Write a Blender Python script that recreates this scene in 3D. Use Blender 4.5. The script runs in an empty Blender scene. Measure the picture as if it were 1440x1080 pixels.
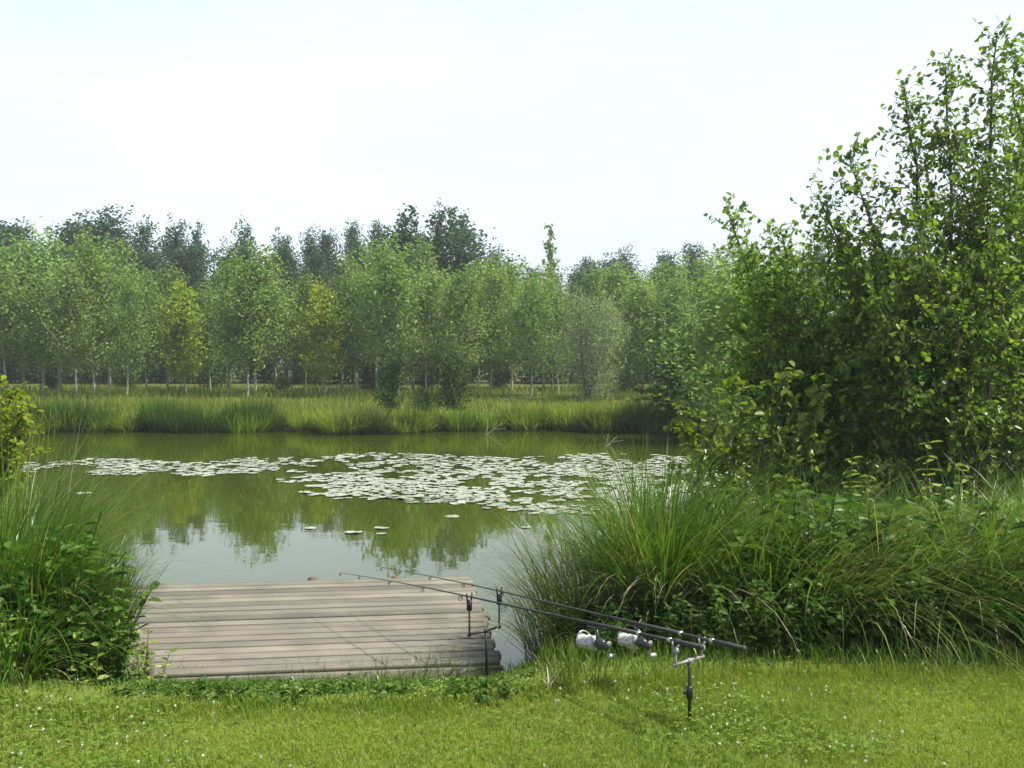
import bpy, math
import numpy as np
from mathutils import Vector, Matrix

# ------------------------------------------------------------------ camera, sky, sun, exposure
C = bpy.context.scene
COL = C.collection
FPX, CAMH = 1400.0, 1.6
PITCH = math.atan(40 / FPX)
cam_d = bpy.data.cameras.new("camera")
cam = bpy.data.objects.new("camera", cam_d)
COL.objects.link(cam)
cam.location = (0, 0, CAMH)
cam.rotation_euler = (math.pi / 2 - PITCH, 0, 0)
cam_d.sensor_width = 36
cam_d.lens = FPX / 1440 * 36
cam_d.clip_start = 0.05
cam_d.clip_end = 2000
C.camera = cam

SUN_EL, SUN_AZ = math.radians(56), math.radians(94)     # azimuth measured from +Y (view direction) towards +X (right)
w = bpy.data.worlds.new("World")
C.world = w
w.use_nodes = True
nt = w.node_tree
for n in list(nt.nodes):
    nt.nodes.remove(n)
wo = nt.nodes.new("ShaderNodeOutputWorld")
bg = nt.nodes.new("ShaderNodeBackground")
sky = nt.nodes.new("ShaderNodeTexSky")
sky.sky_type = 'NISHITA'
sky.sun_disc = False
sky.sun_elevation = SUN_EL
sky.sun_rotation = SUN_AZ
sky.air_density = 1.0
sky.dust_density = 4.0
sky.ozone_density = 1.0
# thin high cloud veil over the sky, thicker towards the sun
tc = nt.nodes.new("ShaderNodeTexCoord")
mp = nt.nodes.new("ShaderNodeMapping")
mp.inputs['Scale'].default_value = (1.2, 1.2, 3.0)
nz = nt.nodes.new("ShaderNodeTexNoise")
nz.inputs['Scale'].default_value = 1.6
nz.inputs['Detail'].default_value = 5
nz.inputs['Roughness'].default_value = 0.55
rp = nt.nodes.new("ShaderNodeMapRange")
rp.inputs['From Min'].default_value = 0.30
rp.inputs['From Max'].default_value = 0.62
rp.inputs['To Min'].default_value = 0.7
rp.inputs['To Max'].default_value = 1.0
mx = nt.nodes.new("ShaderNodeMix")
mx.data_type = 'RGBA'
mx.inputs['B'].default_value = (5.0, 5.7, 6.25, 1)
nt.links.new(tc.outputs['Generated'], mp.inputs['Vector'])
nt.links.new(mp.outputs['Vector'], nz.inputs['Vector'])
nt.links.new(nz.outputs['Fac'], rp.inputs['Value'])
# the veil thins towards the zenith
sxyz = nt.nodes.new("ShaderNodeSeparateXYZ")
ze = nt.nodes.new("ShaderNodeMapRange")
ze.inputs['From Min'].default_value = 0.28
ze.inputs['From Max'].default_value = 0.75
ze.inputs['To Min'].default_value = 1.0
ze.inputs['To Max'].default_value = 0.05
mul = nt.nodes.new("ShaderNodeMath")
mul.operation = 'MULTIPLY'
nt.links.new(tc.outputs['Generated'], sxyz.inputs[0])
nt.links.new(sxyz.outputs['Z'], ze.inputs['Value'])
nt.links.new(ze.outputs['Result'], mul.inputs[0])
nt.links.new(rp.outputs['Result'], mul.inputs[1])
nt.links.new(mul.outputs[0], mx.inputs['Factor'])
nt.links.new(sky.outputs['Color'], mx.inputs['A'])
nt.links.new(mx.outputs['Result'], bg.inputs['Color'])
bg.inputs['Strength'].default_value = 0.13
nt.links.new(bg.outputs['Background'], wo.inputs['Surface'])

sd = bpy.data.lights.new("sun", 'SUN')
sd.energy = 5.0
sd.angle = math.radians(0.5)
sd.color = (1.0, 0.95, 0.86)
sun = bpy.data.objects.new("sun", sd)
COL.objects.link(sun)
SUN_DIR = Vector((math.sin(SUN_AZ) * math.cos(SUN_EL), math.cos(SUN_AZ) * math.cos(SUN_EL), math.sin(SUN_EL)))
sun.rotation_euler = SUN_DIR.to_track_quat('Z', 'Y').to_euler()

C.view_settings.view_transform = 'Standard'
C.view_settings.look = 'None'
C.view_settings.gamma = 1
C.view_settings.exposure = 0.65
C.cycles.max_bounces = 8
C.cycles.transparent_max_bounces = 8
C.cycles.use_denoising = True

WATER = -0.50
DECK = -0.28

# ------------------------------------------------------------------ helpers
def ray(px, py):
    a, b = (px - 720) / FPX, (540 - py) / FPX
    c, s = math.cos(PITCH), math.sin(PITCH)
    return np.array([a, c + b * s, -s + b * c])

def P(px, py, d):
    r = ray(px, py)
    r = r * (d / r[1])
    return np.array([r[0], r[1], CAMH + r[2]])

def PZ(px, py, z):
    r = ray(px, py)
    k = (z - CAMH) / r[2]
    return np.array([r[0] * k, r[1] * k, z])

def PX(px, d):
    return (px - 720) / FPX * d

def sstep(t):
    t = np.clip(t, 0, 1)
    return t * t * (3 - 2 * t)

def vnoise(x, y, seed=0):
    x = np.asarray(x, float); y = np.asarray(y, float)
    xi = np.floor(x).astype(np.int64); yi = np.floor(y).astype(np.int64)
    fx = sstep(x - xi); fy = sstep(y - yi)
    def h(a, b):
        n = (a * 374761393 + b * 668265263 + seed * 974711) & 0x7fffffff
        n = ((n ^ (n >> 13)) * 1274126177) & 0x7fffffff
        return ((n ^ (n >> 16)) & 0xffff) / 65535.0
    return (h(xi, yi) * (1 - fx) + h(xi + 1, yi) * fx) * (1 - fy) + (h(xi, yi + 1) * (1 - fx) + h(xi + 1, yi + 1) * fx) * fy

SX = [-60, -8, -3.6, -2.9, -2.5, -2.2, -0.1, 0.3, 0.9, 2.0, 4.0, 8, 60]
SY = [13, 10.5, 8.3, 7.3, 6.6, 6.1, 6.1, 6.9, 8.2, 9.3, 10.6, 12, 16]
EX = [-60, -3, -2.0, -0.3, 0.3, 1.2, 3, 60]
EY = [5.2, 4.70, 4.50, 4.55, 4.85, 4.98, 5.05, 5.4]
def shore(x): return np.interp(x, SX, SY)
def edge(x): return np.interp(x, EX, EY)
def far_shore(x): return 27.4 + 1.5 * (vnoise(x * 0.25 + 50, x * 0 + 3, 5) - 0.5) + 0.6 * (vnoise(x * 0.9, x * 0 + 7, 6) - 0.5) + np.clip(np.abs(x) - 25, 0, 40) * -0.1
def gz(x, y):
    x = np.asarray(x, float); y = np.asarray(y, float)
    e, s, f = edge(x), shore(x), far_shore(x)
    t = np.clip((y - e) / (s - e), 0, 1)
    z = -0.50 * t ** 1.6
    z = np.where(y > s, -0.50 - 0.7 * sstep((y - s) / 2.0), z)
    rise = sstep((y - (f - 1.5)) / 2.6)
    z = np.where(y > f - 1.5, z + 0.86 * rise, z)
    z = np.where(y > f, z + 0.14 * sstep((y - f) / 18), z)
    z = z + np.where((y > s) & (np.abs(x) > 48), 1.3 * sstep((np.abs(x) - 48) / 6) * (1 - rise), 0)
    z = z + 0.03 * (vnoise(x * 0.7, y * 0.7, 1) - 0.5) + 0.012 * (vnoise(x * 3, y * 3, 2) - 0.5)
    return z

def build(name, V, faces, mat=None, parent=None, attrs=None, smooth=False, link=True):
    """V (n,3); faces: list of int arrays (m,k)."""
    me = bpy.data.meshes.new(name)
    V = np.ascontiguousarray(V, dtype=np.float32)
    me.vertices.add(len(V))
    me.vertices.foreach_set('co', V.ravel())
    faces = [np.asarray(f, dtype=np.int32) for f in faces if len(f)]
    tot = [np.full(len(f), f.shape[1], np.int32) for f in faces]
    lt = np.concatenate(tot)
    loops = np.concatenate([f.ravel() for f in faces])
    me.loops.add(len(loops))
    me.loops.foreach_set('vertex_index', loops)
    me.polygons.add(len(lt))
    st = np.zeros(len(lt), np.int32); st[1:] = np.cumsum(lt)[:-1]
    me.polygons.foreach_set('loop_start', st)
    if smooth:
        me.polygons.foreach_set('use_smooth', np.ones(len(lt), bool))
    me.update(calc_edges=True)
    if attrs:
        for k, a in attrs.items():
            at = me.attributes.new(k, 'FLOAT', 'POINT')
            at.data.foreach_set('value', np.ascontiguousarray(a, dtype=np.float32))
    if mat:
        me.materials.append(mat)
    o = bpy.data.objects.new(name, me)
    if link:
        COL.objects.link(o)
    if parent:
        o.parent = parent
    return o

def tag(o, label=None, cat=None, group=None, kind=None):
    if label: o['label'] = label
    if cat: o['category'] = cat
    if group: o['group'] = group
    if kind: o['kind'] = kind
    return o

def empty(name, loc=(0, 0, 0), rz=0.0):
    o = bpy.data.objects.new(name, None)
    o.empty_display_size = 0.1
    COL.objects.link(o)
    o.location = loc
    o.rotation_euler = (0, 0, rz)
    return o

class MB:
    """collects tubes, boxes, discs into one mesh"""
    def __init__(self):
        self.V, self.F, self.n = [], {}, 0
    def add(self, V, F):
        V = np.asarray(V, float)
        for f in F:
            self.F.setdefault(len(f), []).append([i + self.n for i in f])
        self.V.append(V); self.n += len(V)
    def addnp(self, V, F):
        self.F.setdefault(F.shape[1], []).extend((F + self.n).tolist())
        self.V.append(V); self.n += len(V)
    def tube(self, pts, rad, sides=6, caps=True):
        pts = np.asarray(pts, float)
        n = len(pts)
        rad = np.broadcast_to(np.asarray(rad, float), (n,))
        d = np.gradient(pts, axis=0)
        d /= np.linalg.norm(d, axis=1, keepdims=True) + 1e-12
        ref = np.array([0, 0, 1.0]) if abs(d[0][2]) < 0.9 else np.array([1.0, 0, 0])
        u = np.cross(d, ref); u /= np.linalg.norm(u, axis=1, keepdims=True) + 1e-12
        v = np.cross(d, u)
        a = np.linspace(0, 2 * np.pi, sides, endpoint=False)
        ring = pts[:, None, :] + rad[:, None, None] * (np.cos(a)[None, :, None] * u[:, None, :] + np.sin(a)[None, :, None] * v[:, None, :])
        V = ring.reshape(-1, 3)
        F = []
        for i in range(n - 1):
            for j in range(sides):
                k = (j + 1) % sides
                F.append([i * sides + j, i * sides + k, (i + 1) * sides + k, (i + 1) * sides + j])
        if caps:
            F.append(list(range(sides - 1, -1, -1)))
            F.append([(n - 1) * sides + j for j in range(sides)])
        self.add(V, F)
        return self
    def box(self, c, s, R=None, bev=0.0):
        c = np.asarray(c, float); h = np.asarray(s, float) / 2
        if bev > 0:
            b = min(bev, h.min() * 0.9)
            prof = [(-h[2], h[0] - b, h[1] - b), (-h[2] + b, h[0], h[1]), (h[2] - b, h[0], h[1]), (h[2], h[0] - b, h[1] - b)]
        else:
            prof = [(-h[2], h[0], h[1]), (h[2], h[0], h[1])]
        V = []
        for z, x, y in prof:
            V += [(-x, -y, z), (x, -y, z), (x, y, z), (-x, y, z)]
        F = [[3, 2, 1, 0]]
        m = len(prof)
        for i in range(m - 1):
            for j in range(4):
                k = (j + 1) % 4
                F.append([i * 4 + j, i * 4 + k, (i + 1) * 4 + k, (i + 1) * 4 + j])
        F.append([(m - 1) * 4 + j for j in range(4)])
        V = np.array(V, float)
        if R is not None:
            V = V @ np.asarray(R, float).T
        self.add(V + c, F)
        return self
    def ball(self, c, r, R=None, nu=10, nv=6):
        c = np.asarray(c, float); r = np.broadcast_to(np.asarray(r, float), (3,))
        V = [(0, 0, -1.0)]
        for i in range(1, nv):
            t = -np.pi / 2 + np.pi * i / nv
            for j in range(nu):
                a = 2 * np.pi * j / nu
                V.append((np.cos(t) * np.cos(a), np.cos(t) * np.sin(a), np.sin(t)))
        V.append((0, 0, 1.0))
        F = []
        for j in range(nu):
            k = (j + 1) % nu
            F.append([0, 1 + k, 1 + j])
            for i in range(nv - 2):
                F.append([1 + i * nu + j, 1 + i * nu + k, 1 + (i + 1) * nu + k, 1 + (i + 1) * nu + j])
            F.append([len(V) - 1, 1 + (nv - 2) * nu + j, 1 + (nv - 2) * nu + k])
        V = np.array(V) * r
        if R is not None:
            V = V @ np.asarray(R, float).T
        self.add(V + c, F)
        return self
    def build(self, name, mat, parent=None, smooth=False, attrs=None):
        return build(name, np.concatenate(self.V), [np.array(f) for f in self.F.values()], mat, parent, attrs, smooth)

# ------------------------------------------------------------------ materials
def new_mat(name):
    m = bpy.data.materials.new(name)
    m.use_nodes = True
    t = m.node_tree
    for n in list(t.nodes):
        t.nodes.remove(n)
    return m, t, t.nodes.new("ShaderNodeOutputMaterial")

def c4(c): return (c[0], c[1], c[2], 1)

def leaf_mat(name, ca, cb, transl=0.35, gloss=0.06, rough=0.35, base=None, jitter=0.18, tcol=None, straw=None):
    """thin leaf: diffuse + translucent + a little gloss; colour runs from ca to cb with the leaf's own 'tint'"""
    m, t, out = new_mat(name)
    N, L = t.nodes, t.links
    at = N.new("ShaderNodeAttribute"); at.attribute_name = 'tint'
    mix = N.new("ShaderNodeMix"); mix.data_type = 'RGBA'
    mix.inputs['A'].default_value = c4(ca); mix.inputs['B'].default_value = c4(cb)
    L.new(at.outputs['Fac'], mix.inputs['Factor'])
    colr = mix.outputs['Result']
    if straw is not None:                       # a few blades have died back to straw
        gt = N.new("ShaderNodeMath"); gt.operation = 'GREATER_THAN'; gt.inputs[1].default_value = 0.945
        L.new(at.outputs['Fac'], gt.inputs[0])
        ms_ = N.new("ShaderNodeMix"); ms_.data_type = 'RGBA'; ms_.inputs['B'].default_value = c4(straw)
        L.new(gt.outputs[0], ms_.inputs['Factor']); L.new(colr, ms_.inputs['A'])
        colr = ms_.outputs['Result']
    if base is not None:
        al = N.new("ShaderNodeAttribute"); al.attribute_name = 'along'
        mr = N.new("ShaderNodeMapRange")
        mr.inputs['From Min'].default_value = 0.05; mr.inputs['From Max'].default_value = 0.35
        L.new(al.outputs['Fac'], mr.inputs['Value'])
        m2 = N.new("ShaderNodeMix"); m2.data_type = 'RGBA'
        m2.inputs['A'].default_value = c4(base)
        L.new(mr.outputs['Result'], m2.inputs['Factor']); L.new(colr, m2.inputs['B'])
        colr = m2.outputs['Result']
    oi = N.new("ShaderNodeObjectInfo")
    hs = N.new("ShaderNodeHueSaturation")
    r1 = N.new("ShaderNodeMapRange")
    r1.inputs['To Min'].default_value = 1 - jitter; r1.inputs['To Max'].default_value = 1 + jitter
    L.new(oi.outputs['Random'], r1.inputs['Value'])
    L.new(r1.outputs['Result'], hs.inputs['Value'])
    r2 = N.new("ShaderNodeMapRange")
    r2.inputs['To Min'].default_value = 0.49; r2.inputs['To Max'].default_value = 0.51
    mm = N.new("ShaderNodeMath"); mm.operation = 'FRACT'
    mk = N.new("ShaderNodeMath"); mk.operation = 'MULTIPLY'; mk.inputs[1].default_value = 7.31
    L.new(oi.outputs['Random'], mk.inputs[0]); L.new(mk.outputs[0], mm.inputs[0]); L.new(mm.outputs[0], r2.inputs['Value'])
    L.new(r2.outputs['Result'], hs.inputs['Hue'])
    L.new(colr, hs.inputs['Color'])
    d = N.new("ShaderNodeBsdfDiffuse"); L.new(hs.outputs['Color'], d.inputs['Color'])
    tr = N.new("ShaderNodeBsdfTranslucent")
    tm = N.new("ShaderNodeMix"); tm.data_type = 'RGBA'; tm.blend_type = 'MULTIPLY'
    tm.inputs['Factor'].default_value = 1
    tm.inputs['B'].default_value = c4(tcol or (1.25, 1.3, 0.55))
    L.new(hs.outputs['Color'], tm.inputs['A']); L.new(tm.outputs['Result'], tr.inputs['Color'])
    ms = N.new("ShaderNodeMixShader"); ms.inputs['Fac'].default_value = transl
    L.new(d.outputs['BSDF'], ms.inputs[1]); L.new(tr.outputs['BSDF'], ms.inputs[2])
    g = N.new("ShaderNodeBsdfGlossy"); g.inputs['Roughness'].default_value = rough
    g.inputs['Color'].default_value = (0.9, 0.95, 0.9, 1)
    m3 = N.new("ShaderNodeMixShader"); m3.inputs['Fac'].default_value = gloss
    L.new(ms.outputs[0], m3.inputs[1]); L.new(g.outputs['BSDF'], m3.inputs[2])
    L.new(m3.outputs[0], out.inputs['Surface'])
    return m

def pbr(name, col, rough=0.6, metal=0.0, noise=None, bump=None, spec=0.5):
    m, t, out = new_mat(name)
    N, L = t.nodes, t.links
    p = N.new("ShaderNodeBsdfPrincipled")
    p.inputs['Base Color'].default_value = c4(col)
    p.inputs['Roughness'].default_value = rough
    p.inputs['Metallic'].default_value = metal
    p.inputs['Specular IOR Level'].default_value = spec
    L.new(p.outputs['BSDF'], out.inputs['Surface'])
    if noise:
        col2, scale, stretch = noise
        tcn = N.new("ShaderNodeTexCoord"); mpn = N.new("ShaderNodeMapping")
        mpn.inputs['Scale'].default_value = stretch
        nn = N.new("ShaderNodeTexNoise"); nn.inputs['Scale'].default_value = scale; nn.inputs['Detail'].default_value = 6
        nn.inputs['Roughness'].default_value = 0.65
        L.new(tcn.outputs['Object'], mpn.inputs['Vector']); L.new(mpn.outputs['Vector'], nn.inputs['Vector'])
        cr = N.new("ShaderNodeMapRange"); cr.inputs['From Min'].default_value = 0.35; cr.inputs['From Max'].default_value = 0.65
        L.new(nn.outputs['Fac'], cr.inputs['Value'])
        mxn = N.new("ShaderNodeMix"); mxn.data_type = 'RGBA'
        mxn.inputs['A'].default_value = c4(col); mxn.inputs['B'].default_value = c4(col2)
        L.new(cr.outputs['Result'], mxn.inputs['Factor']); L.new(mxn.outputs['Result'], p.inputs['Base Color'])
        if bump:
            b = N.new("ShaderNodeBump"); b.inputs['Strength'].default_value = bump; b.inputs['Distance'].default_value = 0.01
            L.new(nn.outputs['Fac'], b.inputs['Height']); L.new(b.outputs['Normal'], p.inputs['Normal'])
    return m

M = {}
M['poplar'] = leaf_mat('poplar_leaf', (0.095, 0.185, 0.030), (0.240, 0.330, 0.090), 0.38, 0.012)
M['poplar_yellow'] = leaf_mat('poplar_leaf_yellow', (0.19, 0.29, 0.022), (0.33, 0.40, 0.045), 0.4, 0.006, jitter=0.08)
M['grove'] = leaf_mat('grove_leaf', (0.032, 0.076, 0.032), (0.075, 0.135, 0.058), 0.22, 0.006)
M['willow'] = leaf_mat('willow_leaf', (0.14, 0.21, 0.10), (0.24, 0.30, 0.16), 0.3, 0.012, jitter=0.08)
M['under'] = leaf_mat('undergrowth_leaf', (0.030, 0.070, 0.018), (0.080, 0.130, 0.034), 0.3, 0.006)
M['alder'] = leaf_mat('alder_leaf', (0.058, 0.135, 0.015), (0.185, 0.275, 0.040), 0.55, 0.022, 0.35, jitter=0.06)
M['alder_light'] = leaf_mat('alder_light_leaf', (0.070, 0.150, 0.017), (0.21, 0.31, 0.050), 0.55, 0.02, jitter=0.05)
M['bramble'] = leaf_mat('bramble_leaf', (0.075, 0.150, 0.015), (0.17, 0.24, 0.032), 0.5, 0.02, jitter=0.06)
M['shrub_yellow'] = leaf_mat('shrub_yellow_leaf', (0.13, 0.23, 0.018), (0.26, 0.33, 0.03), 0.5, 0.006, jitter=0.06)
M['weed'] = leaf_mat('weed_leaf', (0.035, 0.090, 0.014), (0.095, 0.165, 0.028), 0.4, 0.012)
M['weed_pale'] = leaf_mat('weed_pale_leaf', (0.13, 0.21, 0.035), (0.24, 0.31, 0.08), 0.38, 0.015)
M['sedge'] = leaf_mat('sedge_blade', (0.040, 0.110, 0.012), (0.115, 0.195, 0.024), 0.42, 0.015, 0.3, base=(0.06, 0.055, 0.02), jitter=0.08, straw=(0.30, 0.27, 0.15))
M['sedge_pale'] = leaf_mat('sedge_pale_blade', (0.075, 0.135, 0.025), (0.18, 0.23, 0.07), 0.42, 0.018, 0.3, base=(0.10, 0.09, 0.04), jitter=0.08, straw=(0.34, 0.31, 0.19))
M['dry'] = leaf_mat('dry_stem', (0.26, 0.24, 0.16), (0.50, 0.48, 0.36), 0.2, 0.02, jitter=0.05, tcol=(1, 1, .9))
M['reed_dark'] = leaf_mat('reed_dark_blade', (0.035, 0.085, 0.016), (0.085, 0.140, 0.026), 0.3, 0.006, base=(0.035, 0.032, 0.016), jitter=0.15)
M['reed_brown'] = leaf_mat('reed_brown_blade', (0.050, 0.052, 0.026), (0.10, 0.095, 0.045), 0.25, 0.006, base=(0.045, 0.038, 0.022), jitter=0.1)
M['lawn'] = leaf_mat('lawn_blade', (0.105, 0.180, 0.016), (0.255, 0.300, 0.042), 0.42, 0.01, 0.4, base=(0.09, 0.13, 0.02), jitter=0, straw=(0.34, 0.30, 0.14))
M['clover'] = leaf_mat('clover_leaf', (0.085, 0.165, 0.018), (0.170, 0.250, 0.045), 0.38, 0.012, jitter=0)
M['petal'] = leaf_mat('white_petal', (0.55, 0.56, 0.48), (0.80, 0.80, 0.75), 0.3, 0.006, jitter=0, tcol=(1, 1, 1))
M['meadow'] = leaf_mat('meadow_blade', (0.085, 0.165, 0.015), (0.215, 0.265, 0.04), 0.4, 0.006, base=(0.06, 0.085, 0.02), jitter=0)
M['bark_pale'] = pbr('bark_pale', (0.22, 0.22, 0.18), 0.9, noise=((0.38, 0.38, 0.33), 3.0, (1, 1, .3)))
M['bark_dark'] = pbr('bark_dark', (0.055, 0.048, 0.036), 0.9, noise=((0.10, 0.09, 0.07), 20.0, (1, 1, .3)), bump=0.4)
M['twig'] = pbr('twig', (0.055, 0.062, 0.028), 0.85)
M['wood_deck'] = None
M['black'] = pbr('black_metal', (0.012, 0.012, 0.013), 0.35)
M['black_foam'] = pbr('black_grip', (0.03, 0.03, 0.03), 0.75)
M['carbon'] = pbr('carbon_blank', (0.018, 0.019, 0.022), 0.28)
M['steel'] = pbr('steel', (0.5, 0.51, 0.52), 0.35, 1.0)
M['silver'] = pbr('silver_paint', (0.36, 0.37, 0.365), 0.3, 0.25)
M['reel_body'] = pbr('reel_body', (0.05, 0.052, 0.055), 0.3, 0.3)
M['spool_line'] = pbr('wound_line', (0.48, 0.48, 0.42), 0.5)
M['grey_plastic'] = pbr('grey_plastic', (0.22, 0.225, 0.22), 0.45)
M['pale_branch'] = pbr('pale_branch', (0.22, 0.21, 0.17), 0.8)
M['dead_base'] = pbr('dead_tussock', (0.05, 0.036, 0.018), 0.95, noise=((0.11, 0.085, 0.045), 9.0, (4, 4, 0.5)), bump=0.6)

# deck boards: weathered grey-brown, each board its own tone, grain along the board
def deck_mat():
    m, t, out = new_mat('weathered_deck')
    N, L = t.nodes, t.links
    p = N.new("ShaderNodeBsdfPrincipled"); p.inputs['Roughness'].default_value = 0.85
    at = N.new("ShaderNodeAttribute"); at.attribute_name = 'tint'
    mx = N.new("ShaderNodeMix"); mx.data_type = 'RGBA'
    mx.inputs['A'].default_value = (0.105, 0.099, 0.074, 1); mx.inputs['B'].default_value = (0.205, 0.194, 0.148, 1)
    L.new(at.outputs['Fac'], mx.inputs['Factor'])
    tcn = N.new("ShaderNodeTexCoord"); mpn = N.new("ShaderNodeMapping"); mpn.inputs['Scale'].default_value = (1.2, 28, 28)
    nn = N.new("ShaderNodeTexNoise"); nn.inputs['Scale'].default_value = 2.5; nn.inputs['Detail'].default_value = 8; nn.inputs['Roughness'].default_value = 0.7
    L.new(tcn.outputs['Object'], mpn.inputs['Vector']); L.new(mpn.outputs['Vector'], nn.inputs['Vector'])
    n2 = N.new("ShaderNodeTexNoise"); n2.inputs['Scale'].default_value = 3.0; n2.inputs['Detail'].default_value = 5
    L.new(tcn.outputs['Object'], n2.inputs['Vector'])
    def mul(a, fac, lo, hi, src):
        mr = N.new("ShaderNodeMapRange"); mr.inputs['From Min'].default_value = 0.3; mr.inputs['From Max'].default_value = 0.7
        mr.inputs['To Min'].default_value = lo; mr.inputs['To Max'].default_value = hi
        L.new(src, mr.inputs['Value'])
        mm = N.new("ShaderNodeMix"); mm.data_type = 'RGBA'; mm.blend_type = 'MULTIPLY'; mm.inputs['Factor'].default_value = 1
        L.new(a, mm.inputs['A']); L.new(mr.outputs['Result'], mm.inputs['B'])
        return mm.outputs['Result']
    c = mul(mx.outputs['Result'], 1, 0.72, 1.2, nn.outputs['Fac'])
    c = mul(c, 1, 0.78, 1.15, n2.outputs['Fac'])
    L.new(c, p.inputs['Base Color'])
    b = N.new("ShaderNodeBump"); b.inputs['Strength'].default_value = 0.25; b.inputs['Distance'].default_value = 0.002
    L.new(nn.outputs['Fac'], b.inputs['Height']); L.new(b.outputs['Normal'], p.inputs['Normal'])
    L.new(p.outputs['BSDF'], out.inputs['Surface'])
    return m
M['wood_deck'] = deck_mat()
M['wood_dark'] = pbr('wet_wood', (0.075, 0.058, 0.04), 0.8, noise=((0.13, 0.105, 0.075), 5.0, (1, 12, 12)))

def ground_mat():
    m, t, out = new_mat('ground_soil_and_turf')
    N, L = t.nodes, t.links
    p = N.new("ShaderNodeBsdfPrincipled"); p.inputs['Roughness'].default_value = 0.95; p.inputs['Specular IOR Level'].default_value = 0.1
    g = N.new("ShaderNodeNewGeometry")
    n1 = N.new("ShaderNodeTexNoise"); n1.inputs['Scale'].default_value = 0.9; n1.inputs['Detail'].default_value = 6
    L.new(g.outputs['Position'], n1.inputs['Vector'])
    n2 = N.new("ShaderNodeTexNoise"); n2.inputs['Scale'].default_value = 30; n2.inputs['Detail'].default_value = 6
    L.new(g.outputs['Position'], n2.inputs['Vector'])
    ma = N.new("ShaderNodeMix"); ma.data_type = 'RGBA'
    ma.inputs['A'].default_value = (0.075, 0.130, 0.014, 1); ma.inputs['B'].default_value = (0.145, 0.185, 0.03, 1)
    L.new(n1.outputs['Fac'], ma.inputs['Factor'])
    mb = N.new("ShaderNodeMix"); mb.data_type = 'RGBA'
    mb.inputs['B'].default_value = (0.06, 0.05, 0.028, 1)
    mr = N.new("ShaderNodeMapRange"); mr.inputs['From Min'].default_value = 0.5; mr.inputs['From Max'].default_value = 0.8
    L.new(n2.outputs['Fac'], mr.inputs['Value'])
    L.new(mr.outputs['Result'], mb.inputs['Factor']); L.new(ma.outputs['Result'], mb.inputs['A'])
    # soil shows where the bank falls to the water
    sx = N.new("ShaderNodeSeparateXYZ"); L.new(g.outputs['Position'], sx.inputs[0])
    mz = N.new("ShaderNodeMapRange"); mz.inputs['From Min'].default_value = -0.12; mz.inputs['From Max'].default_value = -0.32
    L.new(sx.outputs['Z'], mz.inputs['Value'])
    mc = N.new("ShaderNodeMix"); mc.data_type = 'RGBA'; mc.inputs['B'].default_value = (0.045, 0.038, 0.02, 1)
    L.new(mz.outputs['Result'], mc.inputs['Factor']); L.new(mb.outputs['Result'], mc.inputs['A'])
    L.new(mc.outputs['Result'], p.inputs['Base Color'])
    b = N.new("ShaderNodeBump"); b.inputs['Strength'].default_value = 0.6; b.inputs['Distance'].default_value = 0.03
    L.new(n2.outputs['Fac'], b.inputs['Height']); L.new(b.outputs['Normal'], p.inputs['Normal'])
    L.new(p.outputs['BSDF'], out.inputs['Surface'])
    return m

def water_mat():
    m, t, out = new_mat('pond_water')
    N, L = t.nodes, t.links
    p = N.new("ShaderNodeBsdfPrincipled")
    p.inputs['Base Color'].default_value = (0.034, 0.048, 0.003, 1)
    p.inputs['Roughness'].default_value = 0.02
    p.inputs['IOR'].default_value = 1.48
    g = N.new("ShaderNodeNewGeometry")
    def ns(scale, det, st):
        mpn = N.new("ShaderNodeMapping"); mpn.inputs['Scale'].default_value = st
        mpn.inputs['Rotation'].default_value = (0, 0, 0.2)
        n = N.new("ShaderNodeTexNoise"); n.inputs['Scale'].default_value = scale; n.inputs['Detail'].default_value = det
        L.new(g.outputs['Position'], mpn.inputs['Vector']); L.new(mpn.outputs['Vector'], n.inputs['Vector'])
        return n.outputs['Fac']
    a = ns(1.6, 2, (0.7, 1.3, 1)); c = ns(7, 3, (0.6, 1.2, 1))
    ad = N.new("ShaderNodeMath"); ad.operation = 'MULTIPLY_ADD'; ad.inputs[1].default_value = 0.22
    L.new(c, ad.inputs[0]); L.new(a, ad.inputs[2])
    b = N.new("ShaderNodeBump"); b.inputs['Strength'].default_value = 0.03; b.inputs['Distance'].default_value = 0.04
    L.new(ad.outputs[0], b.inputs['Height']); L.new(b.outputs['Normal'], p.inputs['Normal'])
    L.new(p.outputs['BSDF'], out.inputs['Surface'])
    return m

# ------------------------------------------------------------------ ground and water
def axis(lo, hi, fine_lo, fine_hi, fine, coarse_n):
    a = np.arange(fine_lo, fine_hi + 1e-6, fine)
    l = fine_lo - (np.geomspace(1, 1 + (fine_lo - lo), coarse_n) - 1)[1:][::-1]
    h = fine_hi + (np.geomspace(1, 1 + (hi - fine_hi), coarse_n) - 1)[1:]
    return np.concatenate([l, a, h])
gx = axis(-260, 260, -9, 9, 0.18, 34)
gy = np.concatenate([axis(-260, 12, 3, 12, 0.12, 22), np.arange(12.6, 25, 0.8), np.arange(25, 33, 0.3), np.arange(34, 60, 1.5), np.geomspace(62, 260, 16)])
XX, YY = np.meshgrid(gx, gy)
ZZ = gz(XX, YY)
nx_, ny_ = len(gx), len(gy)
ii = np.arange(ny_ - 1)[:, None] * nx_ + np.arange(nx_ - 1)[None, :]
GF = np.stack([ii, ii + 1, ii + nx_ + 1, ii + nx_], -1).reshape(-1, 4)
o = build('ground', np.stack([XX, YY, ZZ], -1).reshape(-1, 3), [GF], ground_mat(), smooth=True)
tag(o, kind='structure')
o = build('pond_water', np.array([[-58, 5.0, WATER], [58, 5.0, WATER], [58, 31, WATER], [-58, 31, WATER]]), [np.array([[0, 1, 2, 3]])], water_mat())
tag(o, kind='structure')

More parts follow.
